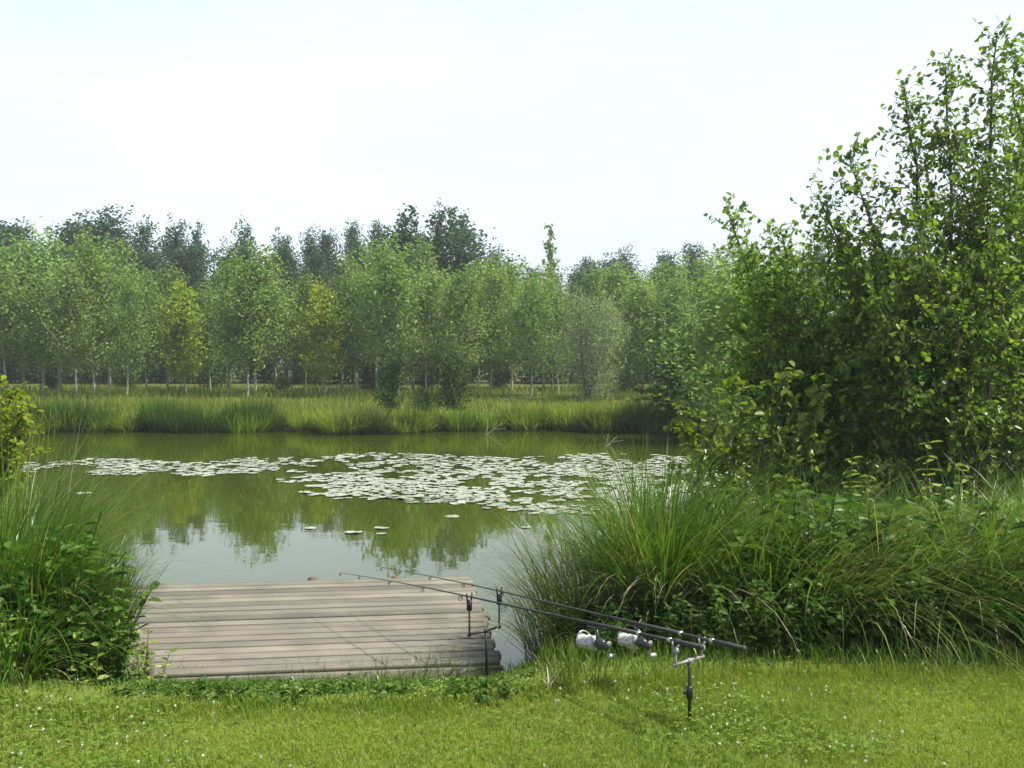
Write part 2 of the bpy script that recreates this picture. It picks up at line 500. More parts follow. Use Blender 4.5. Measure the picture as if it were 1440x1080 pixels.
# ------------------------------------------------------------------ blades and leaves (vectorised)
def blade_arrays(base, head, length, width, tilt0, bend, segs, rng, power=1.4, twist=0.5):
    """arching strips. base (n,3); head = azimuth the blade leans to"""
    n = len(base)
    head, length, width, tilt0, bend = [np.broadcast_to(np.asarray(a, float), (n,)) for a in (head, length, width, tilt0, bend)]
    s = np.linspace(0, 1, segs + 1)
    th = tilt0[:, None] + bend[:, None] * ((s[:-1] + s[1:]) / 2) ** power
    dl = length[:, None] / segs
    hx, hy = np.cos(head), np.sin(head)
    r = np.concatenate([np.zeros((n, 1)), np.cumsum(np.sin(th) * dl, 1)], 1)
    z = np.concatenate([np.zeros((n, 1)), np.cumsum(np.cos(th) * dl, 1)], 1)
    ctr = np.stack([base[:, 0:1] + r * hx[:, None], base[:, 1:2] + r * hy[:, None], base[:, 2:3] + z], -1)
    sa = head + np.pi / 2 + rng.normal(0, twist, n)
    side = np.stack([np.cos(sa), np.sin(sa), np.zeros(n)], -1)
    wp = np.clip(0.75 + 0.5 * s, 0, 1) * np.clip(1.04 - s ** 2.2, 0.04, 1)
    off = side[:, None, :] * (width[:, None] * wp[None, :] / 2)[:, :, None]
    V = np.stack([ctr - off, ctr + off], 2).reshape(n, -1, 3)
    k = 2 * (segs + 1)
    f = np.array([[2 * i, 2 * i + 1, 2 * i + 3, 2 * i + 2] for i in range(segs)])
    F = (np.arange(n)[:, None, None] * k + f[None]).reshape(-1, 4)
    along = np.broadcast_to(np.repeat(s, 2)[None], (n, k)).ravel()
    return V.reshape(-1, 3), F, along, k

def blades(name, base, head, length, width, tilt0, bend, segs, rng, mat, parent=None, power=1.4, tint=None, twist=0.5):
    V, F, along, k = blade_arrays(base, head, length, width, tilt0, bend, segs, rng, power, twist)
    n = len(base)
    tint = rng.random(n) if tint is None else tint
    return build(name, V, [F], mat, parent, {'tint': np.repeat(tint, k), 'along': along})

def leaf_arrays(pos, u, nrm, ln, wd, fold=0.18):
    """pointed oval leaves folded on the midrib: 6 verts, 2 quads each"""
    n = len(pos)
    u = u / (np.linalg.norm(u, axis=1, keepdims=True) + 1e-9)
    v = np.cross(nrm, u); v /= np.linalg.norm(v, axis=1, keepdims=True) + 1e-9
    w_ = np.cross(u, v)
    ln = np.broadcast_to(ln, (n,))[:, None]; wd = np.broadcast_to(wd, (n,))[:, None]
    f = fold * wd
    A = pos
    T = pos + u * ln - w_ * ln * 0.12
    R1 = pos + u * ln * 0.34 + v * wd * 0.5 + w_ * f
    R2 = pos + u * ln * 0.74 + v * wd * 0.38 + w_ * f * 0.6
    L1 = pos + u * ln * 0.34 - v * wd * 0.5 + w_ * f
    L2 = pos + u * ln * 0.74 - v * wd * 0.38 + w_ * f * 0.6
    V = np.stack([A, T, R1, R2, L1, L2], 1).reshape(-1, 3)
    f2 = np.array([[0, 2, 3, 1], [0, 1, 5, 4]])
    F = (np.arange(n)[:, None, None] * 6 + f2[None]).reshape(-1, 4)
    return V, F

def unit(a): return a / (np.linalg.norm(a, axis=-1, keepdims=True) + 1e-9)

def scatter_leaves(name, pos, rng, ln, wd, mat, parent=None, up=0.7, outward=None, tint=None, fold=0.18):
    n = len(pos)
    u = rng.normal(0, 1, (n, 3)) * [1, 1, 0.6] + [0, 0, -0.25]
    if outward is not None:
        u = unit(u) + outward
    nr = unit(rng.normal(0, 1, (n, 3)) + [0, 0, up * 2])
    V, F = leaf_arrays(pos, unit(u), nr, ln * (0.65 + 0.7 * rng.random(n)), wd * (0.65 + 0.7 * rng.random(n)), fold)
    tint = rng.random(n) if tint is None else tint
    return build(name, V, [F], mat, parent, {'tint': np.repeat(tint, 6), 'along': np.ones(n * 6)})

def spline(p0, d0, length, n, rng, wob=0.1, lift=0.0):
    pts = [np.array(p0, float)]
    d = np.array(d0, float); d /= np.linalg.norm(d)
    for i in range(n):
        d = d + rng.normal(0, wob, 3) + np.array([0, 0, lift])
        d /= np.linalg.norm(d)
        pts.append(pts[-1] + d * length / n)
    return np.array(pts)

def copy_thing(o):
    c = o.copy(); COL.objects.link(c)
    for ch in list(o.children):
        k = ch.copy(); COL.objects.link(k); k.parent = c
        k.matrix_parent_inverse = ch.matrix_parent_inverse.copy()
    return c

# ------------------------------------------------------------------ distant trees
def far_tree(name, seed, H, bare, rad, nleaf, lsize, leafm, barkm, shape='oval', ascend=0.9, spread=0.16, nb=34, trunk_r=0.07, stems=1):
    """unit of a distant tree at the origin: straight trunk, ascending limbs, crown of leaf clumps along the limbs"""
    rng = np.random.default_rng(seed)
    root = empty(name)
    wood = MB()
    pts_all = []
    tops = []
    for s in range(stems):
        lean = rng.normal(0, 0.02 if stems == 1 else 0.16, 2)
        hs = H * (1 if s == 0 else rng.uniform(0.7, 0.95))
        tp = spline((0, 0, -0.3), (lean[0], lean[1], 1), hs * 0.97 + 0.3, 10, rng, 0.025)
        wood.tube(tp, np.linspace(trunk_r, 0.012, 11), 5, False)
        for b in range(nb // stems):
            f = bare + (1 - bare) * (b + rng.random()) / (nb // stems)
            i = f * 10
            i0 = min(int(i), 9)
            p = tp[i0] + (tp[i0 + 1] - tp[i0]) * (i - i0)
            q = (f - bare) / (1 - bare)
            if shape == 'oval':
                prof = (0.45 + 0.55 * math.sin(math.pi * min(1, q * 1.05 + 0.18))) * (1 - 0.75 * q ** 3)
            elif shape == 'cone':
                prof = 1.05 - 0.85 * q
            else:
                prof = 0.75 + 0.45 * math.sin(math.pi * q) - 0.5 * q ** 4
            L = rad * prof * rng.uniform(0.65, 1.25)
            a = rng.uniform(0, 2 * math.pi)
            bp = spline(p, (math.cos(a), math.sin(a), ascend * (0.6 + 0.8 * q)), L * 1.25, 4, rng, 0.12, 0.06)
            wood.tube(bp, np.linspace(0.02, 0.006, 5), 3, False)
            m = max(4, int(nleaf / nb * (0.35 + prof)))
            t = rng.random(m) ** 0.7 * 3.999
            i0 = t.astype(int)
            c = bp[i0] + (bp[i0 + 1] - bp[i0]) * (t - i0)[:, None]
            # leaves gather in small sprays along the limb
            k = max(3, m // 14)
            sp = rng.normal(0, spread * rad, (k, 3))
            c = c + sp[rng.integers(0, k, m)] + rng.normal(0, spread * rad * 0.45, (m, 3))
            pts_all.append(c)
    trunk = wood.build('trunk', barkm, root)
    pos = np.concatenate(pts_all)
    pos = pos[pos[:, 2] > 0.12 * H * (0 if bare < 0.1 else 1)]
    scatter_leaves('crown', pos, rng, lsize, lsize * 0.72, leafm, root, up=0.3)
    return root

PROTO = {}
for k in range(5):
    PROTO['poplar', k] = far_tree('poplar_tree', 10 + k, 7.0, 0.24, 1.75, 4600, 0.14, M['poplar'], M['bark_pale'], 'oval', 1.05, 0.18, 42, 0.065)
PROTO['yellow', 0] = far_tree('poplar_tree', 21, 6.0, 0.18, 1.4, 3600, 0.16, M['poplar_yellow'], M['bark_pale'], 'oval', 1.1, 0.2, 36, 0.055)
for k in range(4):
    PROTO['grove', k] = far_tree('grove_tree', 30 + k, 14.0, 0.12, 3.5, 13000, 0.21, M['grove'], M['bark_dark'], 'oval', 1.0, 0.14, 64, 0.17)
for k in range(2):
    PROTO['sparse', k] = far_tree('grove_tree', 40 + k, 14.0, 0.3, 3.4, 4600, 0.25, M['grove'], M['bark_dark'], 'oval', 0.9, 0.12, 44, 0.16)
for k in range(3):
    PROTO['bush', k] = far_tree('bush', 50 + k, 3.0, 0.03, 1.6, 2600, 0.16, M['under'], M['bark_dark'], 'oval', 0.8, 0.22, 34, 0.05, stems=3)
PROTO['willow', 0] = far_tree('willow_tree', 60, 6.0, 0.06, 2.1, 9500, 0.10, M['willow'], M['bark_dark'], 'oval', 0.9, 0.2, 48, 0.09, stems=3)
PROTO['sapling', 0] = far_tree('poplar_tree', 65, 9.0, 0.25, 1.3, 1300, 0.17, M['poplar'], M['bark_dark'], 'oval', 1.6, 0.08, 36, 0.07)
PROTO['shore', 0] = far_tree('alder_tree', 70, 4.5, 0.1, 1.2, 3000, 0.13, M['under'], M['bark_dark'], 'oval', 1.2, 0.2, 36, 0.05, stems=2)
HGT = {'poplar': 7.0, 'yellow': 6.0, 'grove': 14.0, 'sparse': 14.0, 'bush': 3.0, 'willow': 6.0, 'sapling': 9.0, 'shore': 4.5}
used = set()
trng = np.random.default_rng(3)
def plant(kind, var, px, d, top, label, cat, group=None, wide=1.0):
    key = (kind, var)
    d = d - {'poplar': 4, 'yellow': 4, 'grove': 9, 'sparse': 2}.get(kind, 0) if d > 40 else d
    x = PX(px, d)
    z = float(gz(x, d))
    zt = P(px, top, d)[2]
    h = (zt - z) / HGT[kind] / (1.04 if kind == 'grove' else 1.03)
    o = PROTO[key] if key not in used else copy_thing(PROTO[key])
    used.add(key)
    o.location = (x, d, z)
    o.rotation_euler = (0, 0, trng.uniform(0, 6.28))
    o.scale = (h * wide, h * wide, h)
    for p in ('label', 'category', 'group'):
        if p in o: del o[p]
    return tag(o, label, cat, group)

GB = 'tall dark trees of the wood behind the plantation'
for i, (px, d, top) in enumerate([(-140, 84, 318), (-70, 88, 315), (-15, 82, 316), (38, 88, 308), (78, 84, 306), (120, 90, 304), (152, 84, 300)]):
    plant('grove', i % 4, px, d, top, 'tall dark green tree in the solid left block of the wood on the skyline', 'tree', GB, 1.5)
plant('grove', 1, 192, 80, 309, 'tall bluish dark tree, first right of the solid left skyline block', 'tree', GB, 0.9)
plant('grove', 2, 232, 82, 310, 'tall bluish dark tree just left of the gap with sky showing', 'tree', GB, 0.9)
plant('sparse', 0, 288, 84, 318, 'thin-crowned tall tree with sky showing through, right of the skyline gap', 'tree', GB, 0.75)
plant('sparse', 1, 348, 88, 313, 'lacy tall tree with see-through top above the palest poplar', 'tree', GB, 0.8)
for i, (px, d, top) in enumerate([(403, 86, 326), (438, 90, 326), (468, 86, 320)]):
    plant('grove', (i + 1) % 4, px, d, top, 'dark columnar tree in the tight row left of the tallest skyline crowns', 'tree', GB, 0.8)
plant('grove', 3, 494, 84, 309, 'tall narrow dark tree, left of a close pair on the skyline', 'tree', GB, 0.7)
plant('grove', 0, 521, 86, 309, 'tall narrow dark tree, right of a close pair on the skyline', 'tree', GB, 0.7)
plant('sparse', 0, 562, 64, 296, 'tall open-crowned tree, left of the three highest skyline crowns', 'tree', GB, 1.1)
plant('sparse', 1, 606, 66, 290, 'tall open-crowned tree, middle of the three highest skyline crowns', 'tree', GB, 1.1)
plant('sparse', 0, 646, 63, 292, 'tall open-crowned tree leaning out at the right end of the highest crowns', 'tree', GB, 1.15)
plant('grove', 2, 705, 90, 353, 'rounded dark tree in the low skyline between highest crowns and lone sapling', 'tree', GB, 0.9)
plant('sapling', 0, 776, 56, 310, 'lone slender poplar with a feathery spire rising above its neighbours', 'tree', None, 0.95)
for i, (px, d, top) in enumerate([(812, 88, 360), (850, 92, 360), (884, 86, 353), (925, 88, 350), (985, 90, 340), (1060, 90, 345), (1140, 92, 340), (1240, 90, 340), (1340, 92, 335), (1450, 90, 330), (1560, 90, 330)]):
    plant('grove', i % 4, px, d, top, 'dark tree in the low even skyline of the wood right of the lone spire', 'tree', GB, 1.0)

for i, px in enumerate(range(-150, 640, 43)):
    plant('grove', (i * 3 + 1) % 4, px + trng.uniform(-9, 9), 73 + 3 * trng.random(), 338 + 16 * trng.random(), 'dark middle-height tree filling the gap between plantation and skyline trees, left and centre', 'tree', 'middle-height trees behind the plantation', 1.1)
for i, px in enumerate(range(655, 1010, 46)):
    plant('grove', (i * 3 + 2) % 4, px + trng.uniform(-9, 9), 73 + 3 * trng.random(), 366 + 14 * trng.random(), 'dark lower tree filling the gap behind the right half of the plantation', 'tree', 'middle-height trees behind the plantation', 1.1)

GP = 'young poplars of the plantation across the pond'
front = [
    (60, 50, 385, 'poplar', 0, 'young poplar with a slightly bent pale trunk, leftmost along the meadow edge', 1.2),
    (107, 47, 372, 'poplar', 1, 'young poplar with a straight thin trunk, second from left at the meadow edge', 1.1),
    (133, 49, 330, 'poplar', 2, 'tallest of the left poplars, pale trunk close beside another', 1.0),
    (177, 46, 392, 'poplar', 3, 'young poplar with a dark foot standing forward in the left meadow', 1.0),
    (208, 50, 375, 'poplar', 4, 'green young poplar below the bluish skyline trees, slim trunk', 1.1),
    (262, 49, 395, 'yellow', 0, 'yellow-leaved young poplar under the skyline gap', 1.0),
    (296, 51, 400, 'poplar', 0, 'young poplar with hidden trunk right of the yellow-leaved one', 1.0),
    (347, 47, 362, 'poplar', 3, 'pale broad poplar, left of two trunks standing close together', 1.15),
    (360, 47.6, 350, 'poplar', 1, 'pale tall poplar, right of two trunks standing close together', 1.15),
    (458, 48, 398, 'yellow', 0, 'bright yellow-green poplar standing left of the plantation middle', 1.05),
    (430, 50, 385, 'poplar', 2, 'green poplar tight against the left of the bright yellow-green one', 0.9),
    (503, 49, 375, 'poplar', 4, 'green poplar tight against the right of the bright yellow-green one', 1.05),
    (560, 47, 340, 'poplar', 0, 'tall grey-green poplar below the three highest skyline crowns', 1.15),
    (600, 49, 380, 'poplar', 1, 'grey-green poplar just right of the tall one in the middle', 1.1),
    (648, 46, 378, 'poplar', 2, 'young poplar with a pale trunk in the middle of the plantation', 1.1),
    (690, 49, 375, 'poplar', 3, 'round-topped green poplar in front of the low dark skyline tree', 1.15),
    (748, 47, 388, 'poplar', 4, 'young poplar with a clear pale trunk under the lone feathery spire', 1.05),
    (785, 49, 395, 'poplar', 0, 'young poplar with a pale trunk touching the silvery willow', 1.0),
    (905, 47, 385, 'poplar', 1, 'bushy green poplar right of the silvery willow', 1.35),
    (950, 46, 388, 'poplar', 2, 'bushy green poplar just left of the near alder foliage', 1.3),
]
for px, d, top, kd, var, lab, wd in front:
    plant(kd, var, px, d, top, lab, 'tree', GP, wd)
plant('willow', 0, 825, 40, 405, 'silvery pale willow with a rounded crown at the right of the plantation', 'tree', None, 0.95)
plant('yellow', 0, 856, 46, 430, 'small yellowing poplar at the right edge of the silvery willow', 'tree', GP, 0.6)
back = [(px_, d_ - 3, t_) for px_, d_, t_ in [(-130, 56, 372), (-80, 54, 385), (-30, 56, 365), (10, 53, 360), (35, 58, 345), (85, 58, 340), (155, 57, 350), (235, 58, 385), (320, 57, 370), (390, 56, 375), (480, 58, 370), (530, 56, 360),
        (580, 59, 350), (625, 57, 385), (670, 57, 370), (720, 58, 372), (765, 60, 385), (830, 60, 385), (880, 58, 378), (930, 59, 372), (980, 56, 370), (1030, 58, 360), (1100, 58, 360), (1180, 58, 355), (1270, 58, 360), (1370, 58, 355), (1470, 58, 350)]]
for i, (px, d, top) in enumerate(back):
    plant('poplar', i % 5, px, d, top - 10, 'green young poplar in the back row, trunk hidden by the trees before it', 'tree', 'back row of young poplars', 1.15)
GU = 'bushes under the plantation trees'
k = 0
for px in range(-160, 1500, 36):
    d = 62 + 6 * trng.random()
    plant('bush', k % 3, px + trng.uniform(-12, 12), d, 478 + 22 * trng.random(), 'dark green bush in the undergrowth behind the poplar trunks', 'bush', GU, 1.15)
    k += 1
for i, (px, d, top) in enumerate([(70, 52, 515), (175, 53, 512), (300, 54, 500), (395, 49, 525), (520, 50, 505), (600, 52, 512), (700, 52, 518), (880, 48, 515)]):
    plant('bush', i % 3, px, d, top, 'low green bush at the meadow edge in front of the poplar trunks', 'bush', 'low bushes along the meadow edge')
plant('shore', 0, 548, 30.5, 478, 'dark young alder on the far bank, left of two by the water', 'tree', None, 0.9)
plant('shore', 0, 634, 30.0, 470, 'dark young alder on the far bank, right of two by the water', 'tree', None, 1.0)
plant('bush', 1, 600, 29.6, 548, 'low dark bush on the far bank between the two young alders', 'bush', None, 1.0)
plant('bush', 0, 965, 29.5, 470, 'dark rounded bush by the far water edge, left of the near alder', 'bush', None, 1.0)
plant('bush', 2, 1010, 27, 455, 'dark bush half hidden by the near alder at the far water edge', 'bush', None, 1.2)
plant('poplar', 1, 1028, 24, 375, 'mid-green bushy tree showing just left of the near alder bush', 'tree', None, 1.3)
plant('shore', 0, 1200, 27, 400, 'young alder on the far bank hidden behind the near alder', 'tree', None, 1.3)
for k_, p_ in PROTO.items():
    if k_ not in used:
        for ch in list(p_.children): bpy.data.objects.remove(ch)
        bpy.data.objects.remove(p_)

# ------------------------------------------------------------------ far bank: meadow and reeds
rng = np.random.default_rng(100)
n = 52000
y = 28.0 + 27 * rng.random(n) ** 1.6
x = rng.uniform(-0.75, 0.75, n) * y
keep = vnoise(x * 0.35, y * 0.35, 8) > 0.12
x, y = x[keep], y[keep]
n = len(x)
tall = vnoise(x * 0.22 + 9, y * 0.3, 4)
tnt = np.clip(0.7 * vnoise(x * 0.15, y * 0.5, 6) + 0.5 * rng.random(n) - 0.1, 0, 1)
o = blades('meadow_grass', np.stack([x, y, gz(x, y) - 0.02], -1), rng.uniform(0, 6.28, n), (0.15 + 0.26 * tall) * rng.uniform(0.7, 1.2, n), 0.03 + 0.02 * rng.random(n), 0.05, rng.uniform(0.2, 0.9, n), 2, rng, M['meadow'], tint=tnt)
tag(o, 'yellow-green unmown meadow grass on the far bank', 'grass', kind='stuff')

def tussock(name, seed, n, length, width, spread, bend, mat, tilt=0.35, lean=None, segs=6, flat=0.5):
    rng = np.random.default_rng(seed)
    a = rng.uniform(0, 2 * np.pi, n)
    r = spread * np.sqrt(rng.random(n))
    base = np.stack([r * np.cos(a), r * np.sin(a), np.full(n, -0.04)], -1)
    h = a + rng.normal(0, 0.5, n)
    t0 = np.abs(rng.normal(0, tilt, n)) * (0.4 + 0.6 * r / spread)
    bd = np.clip(rng.normal(bend, 0.45, n), 0.1, 2.2)
    if lean is not None:
        dx = np.cos(h) * np.sin(t0) + lean[0]; dy = np.sin(h) * np.sin(t0) + lean[1]
        h = np.arctan2(dy, dx); t0 = np.clip(np.hypot(dx, dy), 0, 1.1)
    ln = length * rng.uniform(0.55, 1.15, n)
    return blades(name, base, h, ln, width * rng.uniform(0.6, 1.2, n), t0, bd, segs, rng, mat, twist=flat)

reedD = [tussock('reed_clump', 200 + k, 420, 0.85, 0.035, 0.55, 0.5, M['reed_dark'], 0.3, segs=3) for k in range(3)]
reedB = tussock('reed_clump', 210, 420, 0.8, 0.03, 0.55, 0.6, M['reed_brown'], 0.3, segs=3)
usedr = set()
def put(o, key, x, y, s, label, cat, group=None, sz=None, rz=None, dz=0.0):
    if key in usedr:
        o = o.copy(); COL.objects.link(o)
        for p in ('label', 'category', 'group'):
            if p in o: del o[p]
    usedr.add(key)
    o.location = (x, y, float(gz(x, y)) + dz)
    o.rotation_euler = (0, 0, rng.uniform(0, 6.28) if rz is None else rz)
    o.scale = (s, s, sz or s)
    return tag(o, label, cat, group)
for i, (px, s) in enumerate([(-60, 1.1), (-20, 1), (20, 1), (62, 1.1), (92, 1.0), (118, 1.1), (143, 1), (215, 1.0), (238, 1.2), (268, 1.1), (292, 1), (318, .8), (336, 1.1), (362, 1.1), (386, .7),
                             (580, .9), (660, .8), (720, .8), (760, .7), (900, 1.15), (920, 1.1), (975, 1.1), (1010, 1.0), (1060, 1)]):
    x = PX(px, 27.8)
    put(reedD[i % 3], ('d', i % 3), x, float(far_shore(x)) + 0.15 + 0.5 * rng.random(), s * 0.7, 'dark green reed clump overhanging the far water edge', 'reeds', 'dark reed clumps along the far bank', s * rng.uniform(.9, 1.1))
for i, (px, s) in enumerate([(505, 1.1), (525, 1.2), (548, 1.0), (832, 1.1), (856, 1.0), (610, .9)]):
    x = PX(px, 27.8)
    put(reedB, 'b', x, float(far_shore(x)) + 0.2 + 0.3 * rng.random(), s * 0.75, 'brownish dead-looking reed clump on the far water edge', 'reeds', 'brown reed clumps along the far bank')

reedG = tussock('grass_tuft', 215, 420, 0.75, 0.03, 0.6, 0.8, M['meadow'], 0.4, segs=3)
for i in range(34):
    px = -120 + i * 34 + rng.uniform(-14, 14)
    x = PX(px, 27.9)
    put(reedG, 'g', x, float(far_shore(x)) + 0.25 + 0.5 * rng.random(), rng.uniform(.7, 1.1), 'bright green grass tuft hanging over the far bank edge', 'grass tuft', 'bright grass tufts along the far bank')

# bare pale branches lying in the water
def branch_thing(px, py, d, seed, L, label):
    r = np.random.default_rng(seed)
    mb = MB()
    p = spline((0, 0, -0.15), (0.9, 0.1, 0.35), L, 6, r, 0.12)
    mb.tube(p, np.linspace(0.013, 0.005, 7), 5)
    mb.tube(spline(p[2], (0.4, 0.2, 0.9), L * 0.5, 4, r, 0.12), np.linspace(0.013, 0.006, 5), 5)
    mb.tube(spline(p[4], (0.8, -0.3, 0.1), L * 0.4, 4, r, 0.12), np.linspace(0.011, 0.005, 5), 5)
    o = mb.build('fallen_branch', M['pale_branch'])
    o.location = (PX(px, d), d, WATER)
    return tag(o, label, 'branch')
branch_thing(668, 612, 26.3, 1, 0.9, 'pale forked branch poking out of the water near the far bank')
branch_thing(838, 632, 23.0, 2, 0.7, 'short pale stick leaning out of the water behind the lily raft')

# ------------------------------------------------------------------ lily pads
def pad_mat():
    m, t, out = new_mat('lily_pad_leaf')
    N, L = t.nodes, t.links
    p = N.new("ShaderNodeBsdfPrincipled"); p.inputs['Roughness'].default_value = 0.38
    at = N.new("ShaderNodeObjectInfo")
    mx = N.new("ShaderNodeMix"); mx.data_type = 'RGBA'
    mx.inputs['A'].default_value = (0.16, 0.195, 0.13, 1); mx.inputs['B'].default_value = (0.33, 0.355, 0.27, 1)
    old = N.new("ShaderNodeMath"); old.operation = 'GREATER_THAN'; old.inputs[1].default_value = 0.93
    m2 = N.new("ShaderNodeMix"); m2.data_type = 'RGBA'; m2.inputs['B'].default_value = (0.24, 0.20, 0.07, 1)      # a few yellowing pads
    L.new(at.outputs['Random'], mx.inputs['Factor']); L.new(at.outputs['Random'], old.inputs[0])
    L.new(old.outputs[0], m2.inputs['Factor']); L.new(mx.outputs['Result'], m2.inputs['A']); L.new(m2.outputs['Result'], p.inputs['Base Color'])
    p.inputs['Specular IOR Level'].default_value = 0.9
    L.new(p.outputs['BSDF'], out.inputs['Surface'])
    return m
M['pad'] = pad_mat()
def pad_arrays(seed, r=0.088):
    rg = np.random.default_rng(seed)
    a = np.linspace(0.22, 2 * np.pi - 0.22, 15)
    rr = r * (1 + rg.normal(0, 0.035, 15))
    lift = np.clip(rg.normal(0.003, 0.003, 15), 0.0005, 0.01)
    up = 0.006 * np.clip(np.cos(a - rg.uniform(0, 6.28)), 0, 1)
    rim = np.stack([rr * np.cos(a), rr * np.sin(a), lift + up], -1)
    mid = np.stack([rr * .55 * np.cos(a), rr * .55 * np.sin(a), np.full(15, 0.002)], -1)
    V = np.concatenate([[[0.01, 0, 0.003]], mid, rim])
    T = np.array([[0, 1 + i, 2 + i] for i in range(14)])
    Q = np.array([[1 + i, 16 + i, 17 + i, 2 + i] for i in range(14)])
    return V, T, Q
pads = []
for k in range(5):
    V, T, Q = pad_arrays(300 + k)
    pads.append(build('lily_pad', V, [T, Q], M['pad'], link=False))
rng = np.random.default_rng(77)
spots = []
def try_pad(px, py, mind):
    q = PZ(px, py, WATER)
    for s in spots[-1200:]:
        if (s[0] - q[0]) ** 2 + (s[1] - q[1]) ** 2 < mind * mind: return
    spots.append((q[0], q[1]))
tries = 0
while tries < 26000 and len(spots) < 2200:
    tries += 1
    px = rng.uniform(30, 1130)
    py = rng.uniform(636, 728)
    if px < 400:
        lo, hi = 647 + 4 * math.sin(px * 0.03), 668 - 6 * (px < 120) + 3 * math.sin(px * 0.05)
        if px < 400 and px > 330: hi += (px - 330) * 0.12
    else:
        lo = 640 + 3 * math.sin(px * 0.02)
        hi = np.interp(px, [400, 430, 500, 600, 680, 760, 1130], [676, 698, 705, 708, 716, 724, 726])
    j = rng.normal(0, 1.6)
    if not (lo + abs(j) < py < hi - abs(rng.normal(0, 8 if px > 400 else 3))): continue
    if 0.6 * vnoise(px * 0.018, py * 0.085, 11) + 0.4 * vnoise(px * 0.05, py * 0.25, 12) < 0.34 + (0.04 if px < 400 else 0): continue
    try_pad(px, py, 0.112)
for px in list(range(60, 190, 14)) + list(range(340, 475, 14)):  # pads added at the far shore, standing in for a bright streak along the waterline
    spots.append(tuple(PZ(px + rng.uniform(-5, 5), 604.6 + rng.uniform(-.5, .8), WATER)[:2]))
spots.sort(key=lambda s: s[1])
lone = [(437, 743, 'lone lily pad floating left of the little trio'), (497, 749, 'left lily pad of the little trio beyond the jetty'), (537, 743, 'far lily pad of the little trio beyond the jetty'), (536, 751, 'near lily pad of the little trio beyond the jetty'),
        (636, 727, 'lone lily pad floating just below the big raft'), (118, 694, 'lone lily pad in open water at the left'), (740, 742, 'lily pad drifting beside the right-hand sedges')]
def place_pad(x, y, label, group, z):
    o = pads[int(rng.integers(0, 5))].copy()
    COL.objects.link(o)
    o.location = (x, y, WATER + z)
    o.rotation_euler = (rng.normal(0, 0.035), rng.normal(0, 0.035), rng.uniform(0, 6.28))
    s = rng.uniform(0.65, 1.3)
    o.scale = (s, s, s)
    tag(o, label, 'lily pad', group)
for px, py, lab in lone:
    q = PZ(px, py, WATER)
    place_pad(q[0], q[1], lab, 'scattered single lily pads', 0.004)
for i, (x, y) in enumerate(spots[:293]):
    place_pad(x, y, 'round pale lily pad packed in the raft across the pond', 'lily pads in the raft', 0.003 + 0.004 * (i % 3))
VV, TT, QQ, off = [], [], [], 0
for i, (x, y) in enumerate(spots[293:]):
    V, T, Q = pad_arrays(300 + i % 5)
    a = rng.uniform(0, 6.28); s = rng.uniform(0.75, 1.15)
    R = np.array([[math.cos(a), -math.sin(a), 0], [math.sin(a), math.cos(a), 0], [0, 0, 1]])
    VV.append((V * s) @ R.T + [x, y, WATER + 0.003 + 0.004 * (i % 3)]); TT.append(T + off); QQ.append(Q + off); off += len(V)
if VV:
    o = build('lily_pad_carpet', np.concatenate(VV), [np.concatenate(TT), np.concatenate(QQ)], M['pad'])
    tag(o, 'far part of the lily raft, with pads added as a bright streak at the far waterline', 'lily pads', kind='stuff')
print('pads', len(spots))

# ------------------------------------------------------------------ fishing platform
A_, B_ = PZ(190, 950, DECK), PZ(680, 931, DECK)
D_, C_ = PZ(182, 826, DECK), PZ(642, 810, DECK)
xdir = B_ - A_; ang = math.atan2(xdir[1], xdir[0])
print('platform', A_, B_, C_, D_, math.degrees(ang))
W_ = np.linalg.norm(B_[:2] - A_[:2]) + 0.12
D_len = 0.5 * (np.linalg.norm(C_[:2] - B_[:2]) + np.linalg.norm(D_[:2] - A_[:2]))
root = empty('fishing_platform', (A_[0], A_[1], DECK), ang)
tag(root, 'weathered grey-brown board fishing platform at the water edge', 'platform')
rng = np.random.default_rng(5)
NPL = 18
pitch_ = D_len / NPL
mb = MB(); tints = []
for i in range(NPL):
    y0 = i * pitch_
    x0 = -0.62 + rng.normal(0, 0.008); x1 = W_ + rng.normal(0, 0.012)
    wv = pitch_ - 0.023 + rng.normal(0, 0.0015)
    th = 0.032
    seg = np.linspace(x0, x1, 9)
    zz = rng.normal(0, 0.0006) + np.cumsum(rng.normal(0, 0.0004, 9))
    yy = y0 + np.cumsum(rng.normal(0, 0.0006, 9))
    V = []
    b = 0.003
    prof = [(0, -th), (0, -b), (b, 0), (wv - b, 0), (wv, -b), (wv, -th)]
    for j in range(9):
        for (py_, pz_) in prof:
            V.append((seg[j], yy[j] + py_, zz[j] + pz_))
    F = []
    for j in range(8):
        for q in range(6):
            r_ = (q + 1) % 6
            F.append([j * 6 + q, j * 6 + r_, (j + 1) * 6 + r_, (j + 1) * 6 + q][::-1])
    F.append([0, 1, 2, 3, 4, 5]); F.append([48 + q for q in (5, 4, 3, 2, 1, 0)])
    mb.add(np.array(V), F)
    tints += [float(np.clip(rng.normal(0.5, 0.25), 0, 1))] * 54
mb.build('deck', M['wood_deck'], root, attrs={'tint': np.array(tints)})
MB().box((W_ / 2 - .30, -0.024, -0.085), (W_ + 0.6, 0.035, 0.13), bev=0.004).build('front_board', M['wood_deck'], root, attrs={'tint': np.full(16, 0.35)})
MB().box((W_ / 2, D_len * 0.5, -0.10), (0.07, D_len - 0.1, 0.12), bev=0.004).build('joist', M['wood_dark'], root)
MB().box((-0.45, D_len * 0.5, -0.10), (0.07, D_len - 0.1, 0.12), bev=0.004).build('joist', M['wood_dark'], root)
MB().box((W_ - 0.08, D_len * 0.5, -0.10), (0.07, D_len - 0.1, 0.12), bev=0.004).build('joist', M['wood_dark'], root)
